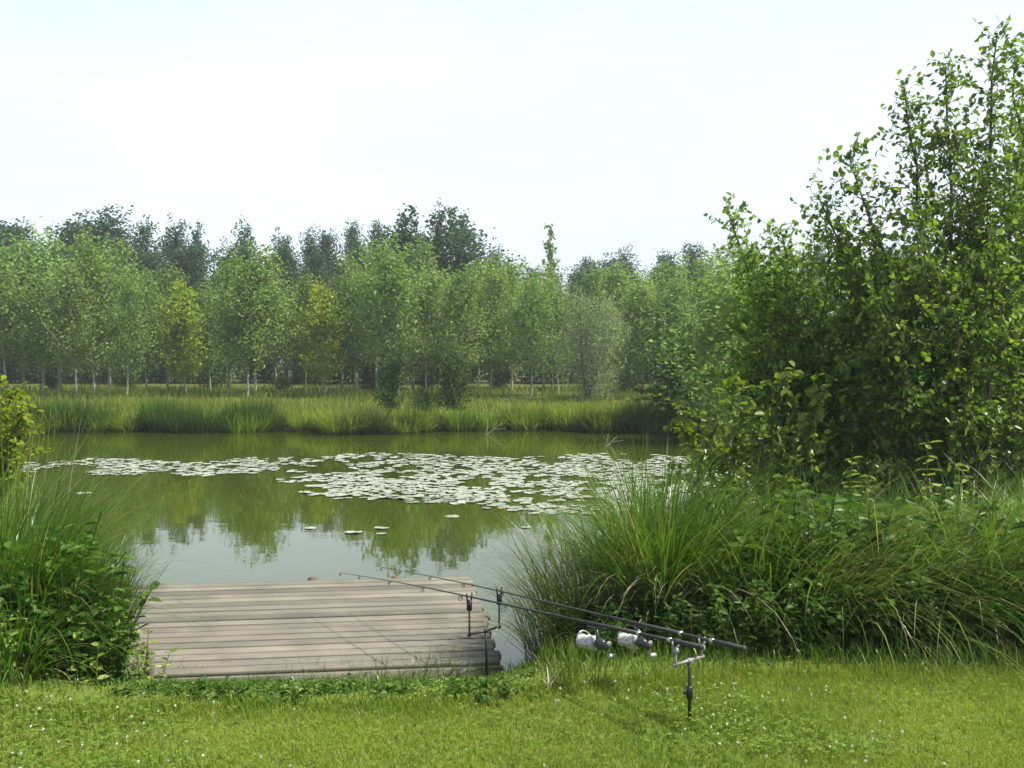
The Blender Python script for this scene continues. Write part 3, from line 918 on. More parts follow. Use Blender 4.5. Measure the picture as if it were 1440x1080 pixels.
MB().box((W_ / 2 - .30, D_len + 0.018, -0.07), (W_ + 0.58, 0.03, 0.12), bev=0.004).build('end_board', M['wood_dark'], root)
for (lx, ly, top) in ((-0.4, D_len + 0.085, -0.02), (0.85, D_len + 0.085, 0.0), (1.55, D_len + 0.085, -0.01), (W_ - 0.1, D_len + 0.085, -0.03), (-0.35, 0.35, -0.05), (W_ - 0.15, 0.35, -0.05)):
    MB().tube([(lx, ly, -1.2), (lx, ly, top)], [0.045, 0.045], 10).build('post', M['wood_dark'], root, smooth=False)

sx_, sy_ = PX(207, 5.8), 5.8
o = MB().box((0, 0, -0.1), (0.03, 0.05, 0.34), bev=0.006).build('wooden_stake', M['wood_dark'])
o.location = (sx_, sy_, float(gz(sx_, sy_)) + 0.16)
tag(o, 'short dark brown wooden stake at the near left corner of the platform', 'stake')

# ------------------------------------------------------------------ rods, rests
def frame(d):
    d = np.asarray(d, float); d = d / np.linalg.norm(d)
    s = np.cross(d, [0, 0, 1.0]); s /= np.linalg.norm(s)
    u = np.cross(s, d)
    return d, s, u          # along, right side, up

RA, FA = P(950, 902, 4.27), P(660, 839, 5.66)
RB, FB = P(987, 898, 4.36), P(702, 831, 5.80)

def rod(R, Fp, back, label):
    d, s, u = frame(Fp - R)
    butt = R - d * back
    root = empty('fishing_rod', tuple(butt)); tag(root, label, 'fishing rod', 'the two rods on the rests')
    def at(t, side=0.0, up=0.0): return d * t + s * side + u * up
    L = 3.62
    sag = lambda t: np.array([0, 0, -0.03 * max(0, (t - 1.8) / 1.8) ** 2])
    ts = np.linspace(0.80, L, 14)
    MB().tube([at(t) + sag(t) for t in ts], np.linspace(0.0068, 0.0018, 14), 8).build('blank', M['carbon'], root, True)
    h = MB()
    h.tube([at(0.0), at(0.012)], [0.012, 0.012], 10).tube([at(0.012), at(0.19)], [0.0105, 0.0105], 10)
    h.tube([at(0.19), at(0.40)], [0.0080, 0.0080], 8).tube([at(0.40), at(0.80)], [0.0105, 0.0072], 10)
    h.build('handle', M['black_foam'], root, True)
    for q0, q1 in ((0.185, 0.205), (0.39, 0.405)):
        MB().tube([at(q0), at(q1)], [0.0118, 0.0118], 10).build('trim_ring', M['steel'], root, True)
    for t, r in ((1.05, 0.022), (1.5, 0.017), (1.95, 0.013), (2.4, 0.010), (2.85, 0.008), (3.3, 0.007), (3.61, 0.006)):
        g = MB(); c = at(t, 0, -0.009 - r) + sag(t)
        a = np.linspace(0, 2 * np.pi, 13)
        g.tube([c + s * r * math.cos(q) + u * r * math.sin(q) for q in a], np.full(13, 0.0022), 5, False)
        g.tube([at(t - 0.03) + sag(t), c + u * 0.0], [0.0018, 0.0018], 4)
        g.build('line_guide', M['black'], root)
    # fixed-spool reel hanging below its seat
    t0 = 0.71
    reel = MB()
    reel.tube([at(t0 - 0.06, 0, -0.014), at(t0 + 0.06, 0, -0.014)], [0.006, 0.006], 8)
    reel.tube([at(t0, 0, -0.012), at(t0 - 0.012, 0, -0.045), at(t0 - 0.022, 0, -0.075)], [0.009, 0.008, 0.013], 8)
    Rm = np.stack([d, s, u], 1)
    reel.ball(at(t0 - 0.030, 0, -0.090), (0.040, 0.020, 0.030), Rm, 12, 8)
    reel.ball(at(t0 - 0.075, 0, -0.092), (0.022, 0.016, 0.022), Rm, 10, 6)
    rl = reel.build('reel', M['reel_body'], root, True)
    rot = MB()
    rot.tube([at(t0 + 0.008, 0, -0.094), at(t0 + 0.014, 0, -0.094), at(t0 + 0.05, 0, -0.094)], [0.028, 0.037, 0.033], 14)
    for sg in (1, -1):
        rot.tube([at(t0 + 0.02, sg * 0.036, -0.094), at(t0 + 0.06, sg * 0.046, -0.094), at(t0 + 0.088, sg * 0.043, -0.094)], [0.008, 0.008, 0.006], 6)
    rot.build('rotor', M['silver'], rl, True)
    bl = MB()
    a = np.linspace(0, np.pi, 11)
    bl.tube([at(t0 + 0.088 + 0.016 * math.sin(q), 0.045 * math.cos(q), -0.094 + 0.048 * math.sin(q)) for q in a], np.full(11, 0.0026), 6)
    bl.build('bail_arm', M['steel'], rl, True)
    sp = MB()
    sp.tube([at(t0 + 0.052, 0, -0.094), at(t0 + 0.058, 0, -0.094), at(t0 + 0.060, 0, -0.094), at(t0 + 0.108, 0, -0.094), at(t0 + 0.110, 0, -0.094), at(t0 + 0.116, 0, -0.094)], [0.034, 0.036, 0.030, 0.028, 0.035, 0.033], 16)
    sp.build('spool', M['spool_line'], rl, True)
    kn = MB().tube([at(t0 + 0.117, 0, -0.094), at(t0 + 0.124, 0, -0.094)], [0.017, 0.014], 12)
    kn.build('drag_knob', M['black'], rl, True)
    hd = MB()
    hd.tube([at(t0 - 0.030, 0.022, -0.092), at(t0 - 0.030, 0.060, -0.092)], [0.006, 0.006], 8)
    hd.tube([at(t0 - 0.030, 0.060, -0.092), at(t0 - 0.012, 0.066, -0.125), at(t0 - 0.004, 0.068, -0.165)], [0.006, 0.005, 0.005], 6)
    hd.tube([at(t0 - 0.004, 0.066, -0.165), at(t0 - 0.004, 0.076, -0.165), at(t0 - 0.004, 0.105, -0.165)], [0.006, 0.012, 0.009], 8)
    hd.build('crank_handle', M['silver'], rl, True)
    return root
rod(RA, FA, 0.16, 'black fishing rod nearer the camera, its silver reel on the left')
rod(RB, FB, 0.26, 'black fishing rod farther from the camera, its silver reel on the right')

def rest(foot, mid, HA, HB, mats, label, collar, alarm):
    root = empty('rod_rest', tuple(foot)); tag(root, label, 'rod rest')
    f = np.asarray(foot)
    mid = np.asarray(mid) - f
    HA = np.asarray(HA) - f; HB = np.asarray(HB) - f
    st = MB().tube([(0, 0, -0.15), mid * 0.5, mid], [0.0075, 0.0075, 0.0065], 10)
    st.build('bank_stick', mats[0], root, True)
    if collar:
        MB().tube([mid * 0.36, mid * 0.38, mid * 0.56, mid * 0.58], [0.010, 0.0145, 0.0145, 0.010], 10).ball(mid * 0.47 + [-0.016, 0, 0], (0.012, 0.007, 0.007)).build('clamp_collar', M['black'], root, True)
    ba = np.array([HA[0], HA[1], mid[2] - 0.004]); bb = np.array([HB[0], HB[1], mid[2] + 0.004])
    ax = (bb - ba) / np.linalg.norm(bb - ba)
    MB().tube([ba - ax * 0.012, mid, bb + ax * 0.012], [0.0065, 0.0075, 0.0065], 8).ball(mid, (0.013, 0.013, 0.012)).build('cross_bar', mats[1], root, True)
    for Hd, b in ((HA, ba), (HB, bb)):
        a = MB().tube([b + [0, 0, -0.012], b + [0, 0, 0.02], Hd + [0, 0, -0.05 if alarm else -0.03]], [0.007, 0.0055, 0.0055], 8)
        arm = a.build('upright', mats[1], root, True)
        hd = MB()
        if alarm:
            hd.box(Hd + [0, 0, -0.043], (0.030, 0.024, 0.060), bev=0.005)
            for sg in (1, -1):
                p = Hd + ax * sg * 0.013
                hd.tube([p + [0, 0, -0.02], p + ax * sg * 0.006 + [0, 0, 0.022], p + ax * sg * 0.004 + [0, 0, 0.032]], [0.0055, 0.0045, 0.003], 6)
            hd.build('bite_alarm', mats[2], root)
        else:
            c = Hd + [0, 0, 0.002]
            hd.box(c + [0, 0, -0.032], (0.026, 0.026, 0.026), bev=0.005)
            for sg in (1, -1):
                hd.tube([c + [0, 0, -0.024], c + ax * sg * 0.017 + [0, 0, -0.012], c + ax * sg * 0.019 + [0, 0, 0.012]], [0.006, 0.0055, 0.004], 6)
            hd.build('rest_cup', mats[2], root)
    return root
fr = P(970, 1020, 4.31); fr[2] = float(gz(fr[0], fr[1]))
mr_ = P(969, 929, 4.315)
rest(fr, mr_, RA + [0, 0, -0.010], RB + [0, 0, -0.010], (M['black'], M['grey_plastic'], M['grey_plastic']), 'grey rear rod rest on a black stick standing in the lawn', True, False)
ff = P(685, 935, 5.73); ff[2] = float(gz(ff[0], ff[1]))
mf_ = P(683, 887, 5.73)
rest(ff, mf_, FA + [0, 0, -0.008], FB + [0, 0, -0.008], (M['black'], M['black'], M['black']), 'black front rod rest with two bite alarms beside the platform corner', False, True)

# ------------------------------------------------------------------ near trees: alder and bushes on the right bank
def leafy_tree(name, seed, stems, leafm, barkm, leaf=(0.085, 0.062), twig_len=0.32, dens=1.0, shoots=True, stem_r=0.035, taper=(0.72, 2.4)):
    """stems: list of (base offset xy, tip xyz, crown radius, bare fraction). Limbs, twigs and single leaves."""
    rng = np.random.default_rng(seed)
    root = empty(name)
    wood = MB(); tw = MB()
    LP, LU = [], []
    for (bx, by), tip, rad, bare in stems:
        tip = np.array(tip, float); b0 = np.array([bx, by, -0.15])
        L = np.linalg.norm(tip - b0)
        npt = 12
        t = np.linspace(0, 1, npt + 1)[:, None]
        ctrl = b0 + np.array([0, 0, L * 0.5]) + 0.25 * (tip - b0) * [1, 1, 0]
        sp = (1 - t) ** 2 * b0 + 2 * t * (1 - t) * ctrl + t ** 2 * tip
        sp[1:-1] += rng.normal(0, 0.015 * L / 3, (npt - 1, 3))
        wood.tube(sp, np.linspace(stem_r * L / 4, 0.006, npt + 1), 7, False)
        nb = int(L * 12.5 * dens)
        for i in range(nb):
            f = bare + (1 - bare) * ((i + rng.random()) / nb)
            k = min(int(f * npt), npt - 1)
            p = sp[k] + (sp[k + 1] - sp[k]) * (f * npt - k)
            q = (f - bare) / (1 - bare + 1e-6)
            prof = (0.55 + 0.6 * math.sin(math.pi * min(1, 0.12 + q))) * (1 - taper[0] * q ** taper[1])
            bl = max(0.12, rad * prof * rng.uniform(0.55, 1.2))
            a = rng.uniform(0, 2 * math.pi)
            bp = spline(p, (math.cos(a), math.sin(a), rng.uniform(0.1, 0.9) + 0.5 * q), bl, 6, rng, 0.13, 0.03)
            wood.tube(bp, np.linspace(0.007 if bl > 0.5 else 0.004, 0.002, 7), 4, False)
            nt_ = max(3, int(bl / 0.07 * dens))
            for j in range(nt_):
                g = 0.15 + 0.85 * (j + rng.random()) / nt_
                k2 = min(int(g * 6), 5)
                p2 = bp[k2] + (bp[k2 + 1] - bp[k2]) * (g * 6 - k2)
                dd = unit(bp[k2 + 1] - bp[k2] + rng.normal(0, 0.75, 3) + [0, 0, 0.15])
                tl = twig_len * rng.uniform(0.4, 1.2)
                tp = spline(p2, dd, tl, 4, rng, 0.12, 0.04)
                tw.tube(tp, np.linspace(0.0028, 0.0012, 5), 3, False)
                m = max(3, int(tl / 0.040))
                for l in range(m):
                    h = (l + 0.6) / m * 3.999
                    k3 = int(h)
                    pp = tp[k3] + (tp[k3 + 1] - tp[k3]) * (h - k3)
                    LP.append(pp)
                    ld = unit(tp[k3 + 1] - tp[k3]) * 0.5 + unit(rng.normal(0, 1, 3)) * 0.9
                    LU.append(ld)
        if shoots:      # the leader itself carries leaves up to its tip
            for l in range(26):
                f = 1 - 0.25 * rng.random()
                k = min(int(f * npt), npt - 1)
                LP.append(sp[k] + (sp[k + 1] - sp[k]) * (f * npt - k)); LU.append(unit(rng.normal(0, 1, 3) + [0, 0, 0.3]))
    wood.build('trunk', barkm, root)
    tw.build('twigs', M['twig'], root)
    LP = np.array(LP); LU = np.array(LU) + [0, 0, -0.18]
    n = len(LP)
    nr = unit(rng.normal(0, 1, (n, 3)) * 0.8 + [0, 0, 1.0])
    V, F = leaf_arrays(LP, unit(LU), nr, leaf[0] * rng.uniform(0.5, 1.4, n), leaf[1] * rng.uniform(0.5, 1.4, n))
    build('crown', V, [F], leafm, root, {'tint': np.repeat(rng.random(n), 6), 'along': np.ones(n * 6)})
    print(name, 'leaves', n)
    return root

def tree_at(px, d, **kw): pass
def rel(base, px, py, d):
    q = P(px, py, d)
    return tuple(q - base)
bd_ = 9.0
base = np.array([PX(1350, bd_), bd_, float(gz(PX(1350, bd_), bd_))])
t = leafy_tree('alder_tree', 401, [
    ((0, 0), rel(base, 1330, 100, 9.0), 0.9, 0.10),
    ((-.06, .05), rel(base, 1272, 125, 9.2), 0.75, 0.12),
    ((-.1, 0), rel(base, 1192, 215, 8.9), 0.8, 0.12),
    ((.1, .05), rel(base, 1402, 50, 9.3), 0.8, 0.10),
    ((-.12, .1), rel(base, 1150, 275, 9.4), 0.7, 0.25),
    ((.15, -.05), rel(base, 1440, 190, 8.8), 0.85, 0.1),
    ((.2, -.1), rel(base, 1400, 350, 8.2), 0.85, 0.08),
    ((-.2, -.15), rel(base, 1230, 420, 8.2), 0.8, 0.06),
    ((.05, -.2), rel(base, 1340, 440, 8.0), 0.8, 0.06),
    ((0, -.12), rel(base, 1290, 330, 8.3), 0.85, 0.1),
], M['alder'], M['bark_dark'], leaf=(0.056, 0.042), dens=1.12, taper=(0.62, 2.6))
t.location = tuple(base); tag(t, 'tall many-stemmed alder with dark trunks at the right of the pond', 'tree')
base = np.array([PX(1480, 9.6), 9.6, float(gz(PX(1480, 9.6), 9.6))])
t = leafy_tree('alder_tree', 402, [
    ((0, 0), rel(base, 1428, 70, 9.5), 0.6, 0.15),
    ((.1, .05), rel(base, 1500, 90, 9.8), 0.75, 0.15),
    ((-.1, 0), rel(base, 1400, 330, 9.3), 0.9, 0.2),
    ((.1, -.1), rel(base, 1560, 160, 9.3), 0.9, 0.2),
], M['alder'], M['bark_dark'], leaf=(0.056, 0.042), dens=1.2, taper=(0.6, 2.8))
t.location = tuple(base); tag(t, 'alder cut by the right edge of the view, beside the many-stemmed one', 'tree')
base = np.array([PX(1140, 10.0), 10.0, float(gz(PX(1140, 10.0), 10.0))])
t = leafy_tree('alder_bush', 403, [
    ((0, 0), rel(base, 1100, 330, 10.0), 0.8, 0.12),
    ((-.1, 0), rel(base, 1024, 300, 10.2), 0.45, 0.15),
    ((-.12, -.1), rel(base, 1050, 375, 9.7), 0.75, 0.12),
    ((.1, 0), rel(base, 1165, 330, 10.0), 0.8, 0.12),
    ((.15, -.1), rel(base, 1225, 380, 9.6), 0.8, 0.1),
    ((-.05, -.1), rel(base, 1110, 420, 9.4), 0.8, 0.1),
], M['alder_light'], M['bark_dark'], leaf=(0.056, 0.042), dens=1.3, taper=(0.45, 4.0))
t.location = tuple(base); tag(t, 'rounded green alder bush filling the gap left of the tall alder', 'bush')
base = np.array([PX(1035, 8.5), 8.5, float(gz(PX(1035, 8.5), 8.5))])
t = leafy_tree('bramble_bush', 404, [
    ((0, 0), rel(base, 1030, 545, 8.5), 0.5, 0.05),
    ((-.1, 0), rel(base, 955, 575, 8.7), 0.4, 0.1),
    ((.1, 0), rel(base, 1100, 530, 8.4), 0.55, 0.05),
    ((.2, -.1), rel(base, 1150, 570, 8.4), 0.55, 0.05),
    ((-.1, -.1), rel(base, 990, 610, 8.4), 0.4, 0.05),
], M['bramble'], M['bark_dark'], leaf=(0.075, 0.055), twig_len=0.26, dens=0.95)
t.location = tuple(base); tag(t, 'low bright green bush at the foot of the alder bush by the water', 'bush')

# left-edge shrub
base = np.array([PX(-60, 7.6), 7.6, float(gz(PX(-60, 7.6), 7.6))])
t = leafy_tree('willow_shrub', 405, [
    ((0, 0), rel(base, 20, 548, 7.6), 0.36, 0.1),
    ((-.1, 0), rel(base, -50, 500, 7.7), 0.4, 0.1),
    ((.05, -.1), rel(base, 30, 610, 7.4), 0.36, 0.05),
    ((.1, -.1), rel(base, 36, 575, 7.3), 0.28, 0.3),
    ((.1, -.2), rel(base, 20, 660, 7.2), 0.36, 0.05),
    ((0, -.2), rel(base, -5, 590, 7.2), 0.36, 0.05),
    ((-.2, -.1), rel(base, -110, 540, 7.5), 0.4, 0.1),
], M['shrub_yellow'], M['bark_dark'], leaf=(0.06, 0.035), twig_len=0.2, dens=1.5)
t.location = tuple(base); tag(t, 'yellow-green leafy shrub leaning in at the left edge', 'shrub')

# ------------------------------------------------------------------ near banks: sedges and weeds
def sedge(px, d, seed, n, length, spread, bend, mat, label, group, lean=None, width=0.009, tilt=0.45, dz=0.0):
    x = PX(px, d)
    o = tussock('sedge_tussock', seed, n, length, width, spread, bend, mat, tilt, lean, 7)
    o.location = (x, d, float(gz(x, d)) + dz)
    return tag(o, label, 'sedge', group)
GS = 'sedge tussocks on the right bank'
# the big fountain: leaves over a dead brown stool
x = PX(935, 6.05)
rt = empty('sedge_tussock', (x, 6.05, float(gz(x, 6.05)))); tag(rt, 'big fresh green sedge fountain on a brown stool behind the reels', 'sedge', GS)
tk = tussock('leaves', 501, 1500, 1.15, 0.009, 0.24, 1.15, M['sedge'], 0.42, (0.05, 0.05), 8); tk.parent = rt; tk.location = (0, 0, 0.12)
st = MB(); st.ball((0, 0, 0.06), (0.24, 0.22, 0.26), None, 14, 9); st.build('dead_stool', M['dead_base'], rt, True)
sk = tussock('dead_leaves', 502, 260, 0.62, 0.008, 0.25, 1.9, M['dry'], 0.9, None, 6); sk.parent = rt; sk.location = (0, 0, 0.16)
sedge(835, 6.35, 503, 900, 0.95, 0.30, 0.9, M['sedge_pale'], 'soft grey-green sedge drooping at the water edge right of the platform', GS, (-0.05, 0), 0.007)
sedge(790, 6.15, 504, 500, 0.62, 0.22, 0.9, M['sedge_pale'], 'short pale sedge at the platform corner', GS, (-0.05, 0), 0.006)
sedge(890, 6.9, 505, 900, 1.05, 0.28, 0.8, M['sedge'], 'green sedge standing behind the drooping grey-green one', GS)
sedge(1090, 5.95, 506, 1100, 1.10, 0.30, 1.3, M['sedge'], 'sedge arching over just right of the big fountain', GS, (0.2, -0.05))
sedge(1190, 5.9, 507, 1100, 1.10, 0.30, 1.5, M['sedge_pale'], 'yellowish sedge bending low in the middle of the right bank', GS, (0.3, -0.1))
sedge(1290, 5.85, 508, 1100, 1.05, 0.30, 1.4, M['sedge'], 'sedge tumbling forward in front of the tall pale weed', GS, (0.25, -0.15))
sedge(1405, 5.8, 509, 1100, 1.05, 0.30, 1.4, M['sedge'], 'sedge arching at the right edge of the view', GS, (0.15, -0.15))
sedge(1520, 5.9, 510, 900, 1.05, 0.30, 1.2, M['sedge'], 'sedge just outside the right edge of the view', GS)
for i, (px, d, lb) in enumerate([(960, 7.4, 'sedge at the water edge left of the low bright bush'), (1050, 7.6, 'sedge in front of the low bright bush'), (1150, 7.7, 'sedge under the alder bush'), (1260, 7.6, 'sedge in front of the alder trunks, left one'), (1370, 7.4, 'sedge in front of the alder trunks, right one'), (1480, 7.4, 'sedge behind the right edge tussocks')]):
    sedge(px, d, 520 + i, 850, 1.0, 0.34, 1.15, M['sedge'] if i % 2 else M['sedge_pale'], lb, GS, (0.1, -0.05), 0.010)

def weed(seed, h, leafm, n_st=9, leaf=(0.085, 0.04), spread=0.22, step=0.06):
    """clump of upright stems with paired leaves"""
    r = np.random.default_rng(seed)
    root = empty('weed_clump')
    st = MB(); LP, LU = [], []
    for i in range(n_st):
        a = r.uniform(0, 6.28); q = spread * math.sqrt(r.random())
        hh = h * r.uniform(0.6, 1.1)
        p = spline((q * math.cos(a), q * math.sin(a), -0.05), (0.25 * math.cos(a), 0.25 * math.sin(a), 1), hh, 6, r, 0.07)
        st.tube(p, np.linspace(0.005, 0.002, 7), 4, False)
        m = int(hh / step)
        ph = r.uniform(0, 6.28)
        for l in range(m):
            t_ = (0.12 + 0.88 * (l + 0.5) / m) * 5.999
            k = int(t_)
            pp = p[k] + (p[k + 1] - p[k]) * (t_ - k)
            for sg in (0, math.pi):
                b = ph + l * 1.57 + sg + r.normal(0, 0.25)
                LP.append(pp); LU.append((math.cos(b), math.sin(b), r.uniform(-0.35, 0.45)))
    st.build('stems', M['twig'] if leafm is not M['weed_pale'] else leafm, root) if False else None
    V0 = np.concatenate(st.V); n0 = len(V0)
    F0 = np.array(st.F[4])
    LP = np.array(LP); LU = np.array(LU); n = len(LP)
    V, F = leaf_arrays(LP, unit(LU), unit(r.normal(0, 0.4, (n, 3)) + [0, 0, 1]), leaf[0] * r.uniform(.6, 1.2, n), leaf[1] * r.uniform(.6, 1.2, n))
    bpy.data.objects.remove(root)
    return build('weed_clump', np.concatenate([V0, V]), [F0, F + n0], leafm, None, {'tint': np.concatenate([np.full(n0, .3), np.repeat(r.random(n), 6)]), 'along': np.ones(n0 + 6 * n)})

weeds = [weed(600, 0.75, M['weed'], 12), weed(601, 0.6, M['weed'], 12, (0.10, 0.05)), weed(602, 0.5, M['weed'], 10, (0.07, 0.05)), weed(603, 0.45, M['weed_pale'], 9, (0.07, 0.03))]
rng = np.random.default_rng(61)
GW = 'leafy weeds among the right bank sedges'
for i, (px, d, v, s) in enumerate([(1000, 5.5, 1, .6), (1040, 5.4, 0, .6), (1085, 5.5, 1, .7), (1120, 5.35, 0, .6), (1160, 5.45, 2, .8), (1195, 5.4, 1, .7), (1235, 5.5, 0, .7), (1275, 5.45, 1, .75), (1310, 5.35, 0, .6), (1350, 5.5, 1, .8), (1390, 5.4, 2, .9), (1430, 5.5, 0, .75), (1480, 5.5, 1, .8), (960, 5.45, 1, .5), (910, 5.5, 2, .6), (860, 5.5, 1, .5), (1060, 5.75, 0, .9), (1150, 5.75, 1, 1.0), (1255, 5.7, 0, .9), (1340, 5.75, 1, 1.0),
                                   (1100, 6.1, 0, 1.3), (1210, 6.0, 1, 1.5), (1160, 6.2, 0, 1.25), (1270, 6.0, 0, 1.2), (1380, 6.0, 1, 1.5), (1050, 6.1, 1, 1.3), (1425, 5.8, 0, 1.1), (1330, 6.2, 0, 1.1), (1440, 6.1, 1, 1.2), (880, 5.75, 2, .7), (840, 5.9, 1, .7), (800, 5.9, 2, .7)]):
    put(weeds[v], ('w', v), PX(px, d), d, s, 'dark leafy weed clump crowded among the right bank sedges', 'weed', GW)
# tall pale weeds in front of the alder
tw_ = weed(610, 1.25, M['weed_pale'], 3, (0.10, 0.035), 0.06, 0.05)
tw_.name = 'tall_weed'
put(tw_, 'tw', PX(1196, 7.3), 7.3, 0.92, 'tall pale-leaved weed spike left of the alder trunks', 'weed')
put(tw_, 'tw', PX(1318, 7.0), 7.0, 1.0, 'tall pale-leaved weed spike standing before the alder trunks', 'weed')
# dry pale stems lying out over the lawn edge
def dry(px, d, seed, n, length, lean, label):
    r = np.random.default_rng(seed)
    x = PX(px, d)
    b = np.stack([r.normal(0, 0.16, n), r.normal(0, 0.1, n), np.full(n, 0.02)], -1)
    o = blades('dry_grass_tuft', b, math.atan2(lean[1], lean[0]) + r.normal(0, 0.35, n), length * r.uniform(.5, 1.15, n), 0.009, np.abs(r.normal(0.9, 0.2, n)), np.abs(r.normal(0.25, 0.2, n)), 5, r, M['dry'])
    o.location = (x, d, float(gz(x, d)) + 0.22)
    return tag(o, label, 'dry stems', 'dry stems on the right bank')
dry(1090, 5.75, 701, 10, 0.6, (1, -.45), 'pale dry stems leaning down to the lawn right of the rear rod rest')
dry(1170, 5.8, 702, 12, 0.7, (1, -.45), 'pale dry stems slanting to the lawn in the middle of the right bank')
dry(1290, 5.8, 703, 8, 0.6, (1, -.4), 'pale dry stems slanting out before the right-hand weeds')
dry(1350, 5.9, 704, 9, 0.75, (.8, -.5), 'pale dry stems slanting at the right end of the bank')

# left bank
GL = 'sedge tussocks on the left bank'
sedge(122, 5.75, 801, 800, 0.72, 0.17, 0.35, M['sedge'], 'upright fresh green sedge at the left side of the platform', GL, (0.02, 0), 0.009, 0.13)
sedge(75, 5.5, 802, 700, 0.76, 0.24, 0.6, M['sedge'], 'green sedge in the middle of the left bank clump', GL, (0, 0), 0.009, 0.2)
sedge(5, 5.6, 803, 1200, 1.12, 0.28, 1.1, M['sedge'], 'tall drooping sedge at the left edge of the view', GL, (0.05, -0.05), 0.010)
sedge(40, 6.6, 804, 800, 0.9, 0.24, 0.5, M['sedge_pale'], 'pale sedge at the water edge behind the left clump', GL, None, 0.009, 0.15)
sedge(10, 6.6, 805, 1000, 1.35, 0.3, 0.9, M['sedge_pale'], 'pale yellowish sedge under the yellow-green shrub', GL, None, 0.009, 0.25)
sedge(-90, 5.7, 806, 900, 1.1, 0.3, 1.0, M['sedge'], 'sedge just outside the left edge of the view', GL)
sedge(0, 5.05, 807, 500, 0.55, 0.2, 1.2, M['sedge'], 'low sedge tuft on the lawn edge at far left', GL, (0.05, -.1))
for i, (px, d, v, s) in enumerate([(60, 5.2, 0, .75), (15, 5.15, 1, .7), (110, 5.25, 1, .7), (140, 5.35, 2, .8), (40, 5.35, 0, 1.1), (-40, 5.3, 1, 1), (100, 5.4, 0, 1.0), (75, 5.3, 1, .95), (10, 5.3, 0, 1.15), (125, 5.45, 1, 1.0)]):
    put(weeds[v], ('w', v), PX(px, d), d, s, 'dark leafy weed clump crowded at the foot of the left bank sedges', 'weed', 'leafy weeds on the left bank')
for i, (px, d, s, lb) in enumerate([(178, 5.55, 1.0, 'pale yellow-green weed clump against the platform side'), (192, 5.4, .75, 'low pale weed clump at the near left platform corner'), (90, 5.3, 1.0, 'pale-leaved weed clump in the middle of the left bank'), (130, 5.2, 1.15, 'pale bright weed clump at the lawn edge left of the platform'), (40, 5.15, 1.0, 'pale bright weed clump at the lawn edge near the left of the view')]):
    put(weeds[3], ('w', 3), PX(px, d), d, s, lb, 'weed')

# weeds on the slope between lawn and platform
rng = np.random.default_rng(91)
low = [weed(640, 0.17, M['weed'], 12, (0.055, 0.032), 0.13, 0.03), weed(641, 0.14, M['weed'], 9, (0.075, 0.038), 0.12, 0.03), weed(642, 0.2, M['weed_pale'], 8, (0.04, 0.02), 0.10, 0.03)]
for i in range(74):
    px = 150 + i * 8.2 + rng.uniform(-8, 8)
    d = rng.uniform(4.58, 5.1)
    v = int(rng.choice([0, 0, 1, 1, 2]))
    x = PX(px, d)
    room = P(px, 948 + 16 * rng.random(), d)[2] - float(gz(x, d))
    put(low[v], ('low', v), x, d, float(np.clip(room / (0.16, 0.13, 0.19)[v], 0.35, 1.0)), 'small dark leafy weed on the slope between lawn and platform', 'weed', 'small weeds below the platform')

def grass(name, n, xr, yr, seed, ln, wd, mat, label, dens=None, zoff=-0.005, segs=3, bend=(0.2, 1.1)):
    r = np.random.default_rng(seed)
    x = r.uniform(*xr, n); y = r.uniform(*yr, n)
    if dens is not None:
        k = r.random(n) < dens(x, y)
        x, y = x[k], y[k]
    m = len(x)
    l = ln(x, y) * r.uniform(.55, 1.25, m)
    tnt = np.clip(0.75 * vnoise(x * 1.1, y * 2.2, 21) + 0.45 * vnoise(x * 5, y * 7, 22) + 0.4 * r.random(m) - 0.3, 0, 0.93)
    tnt[r.random(m) < 0.05] = 1.0
    o = blades(name, np.stack([x, y, gz(x, y) + zoff], -1), r.uniform(0, 6.28, m), l, wd * r.uniform(.7, 1.3, m), np.abs(r.normal(0.15, 0.25, m)), r.uniform(bend[0], bend[1], m), segs, r, mat, tint=tnt)
    print(name, m)
    return tag(o, label, 'grass', kind='stuff')
lawn_d = lambda x, y: np.clip(np.where(y < edge(x) + 0.06 * (vnoise(x * 5, y * 0 + 1, 9) - 0.3), 1.0, 0.0), 0, 1)
lawn_l = lambda x, y: 0.022 + 0.022 * vnoise(x * 2.2, y * 2.2, 31) + 0.03 * np.clip((y - edge(x) + 0.25) / 0.25, 0, 1)
grass('lawn_grass', 480000, (-5.4, 5.6), (2.9, 5.6), 901, lawn_l, 0.0036, M['lawn'], 'bright short mown lawn along the bottom of the view', lawn_d, segs=2)
bank_d = lambda x, y: np.where((y > edge(x) - 0.05) & (y < shore(x) - 0.05), 1.0, 0.0)
bank_l = lambda x, y: np.where((x > -2.35) & (x < 0.15), np.clip((DECK + 0.02 - gz(x, y)) * 1.1, 0.05, 0.25), 0.13) * (0.6 + 0.8 * vnoise(x * 3, y * 3, 33))
grass('bank_grass', 95000, (-6, 8), (4.5, 9.5), 902, bank_l, 0.006, M['sedge'], 'longer rough grass on the slope down to the pond', bank_d)

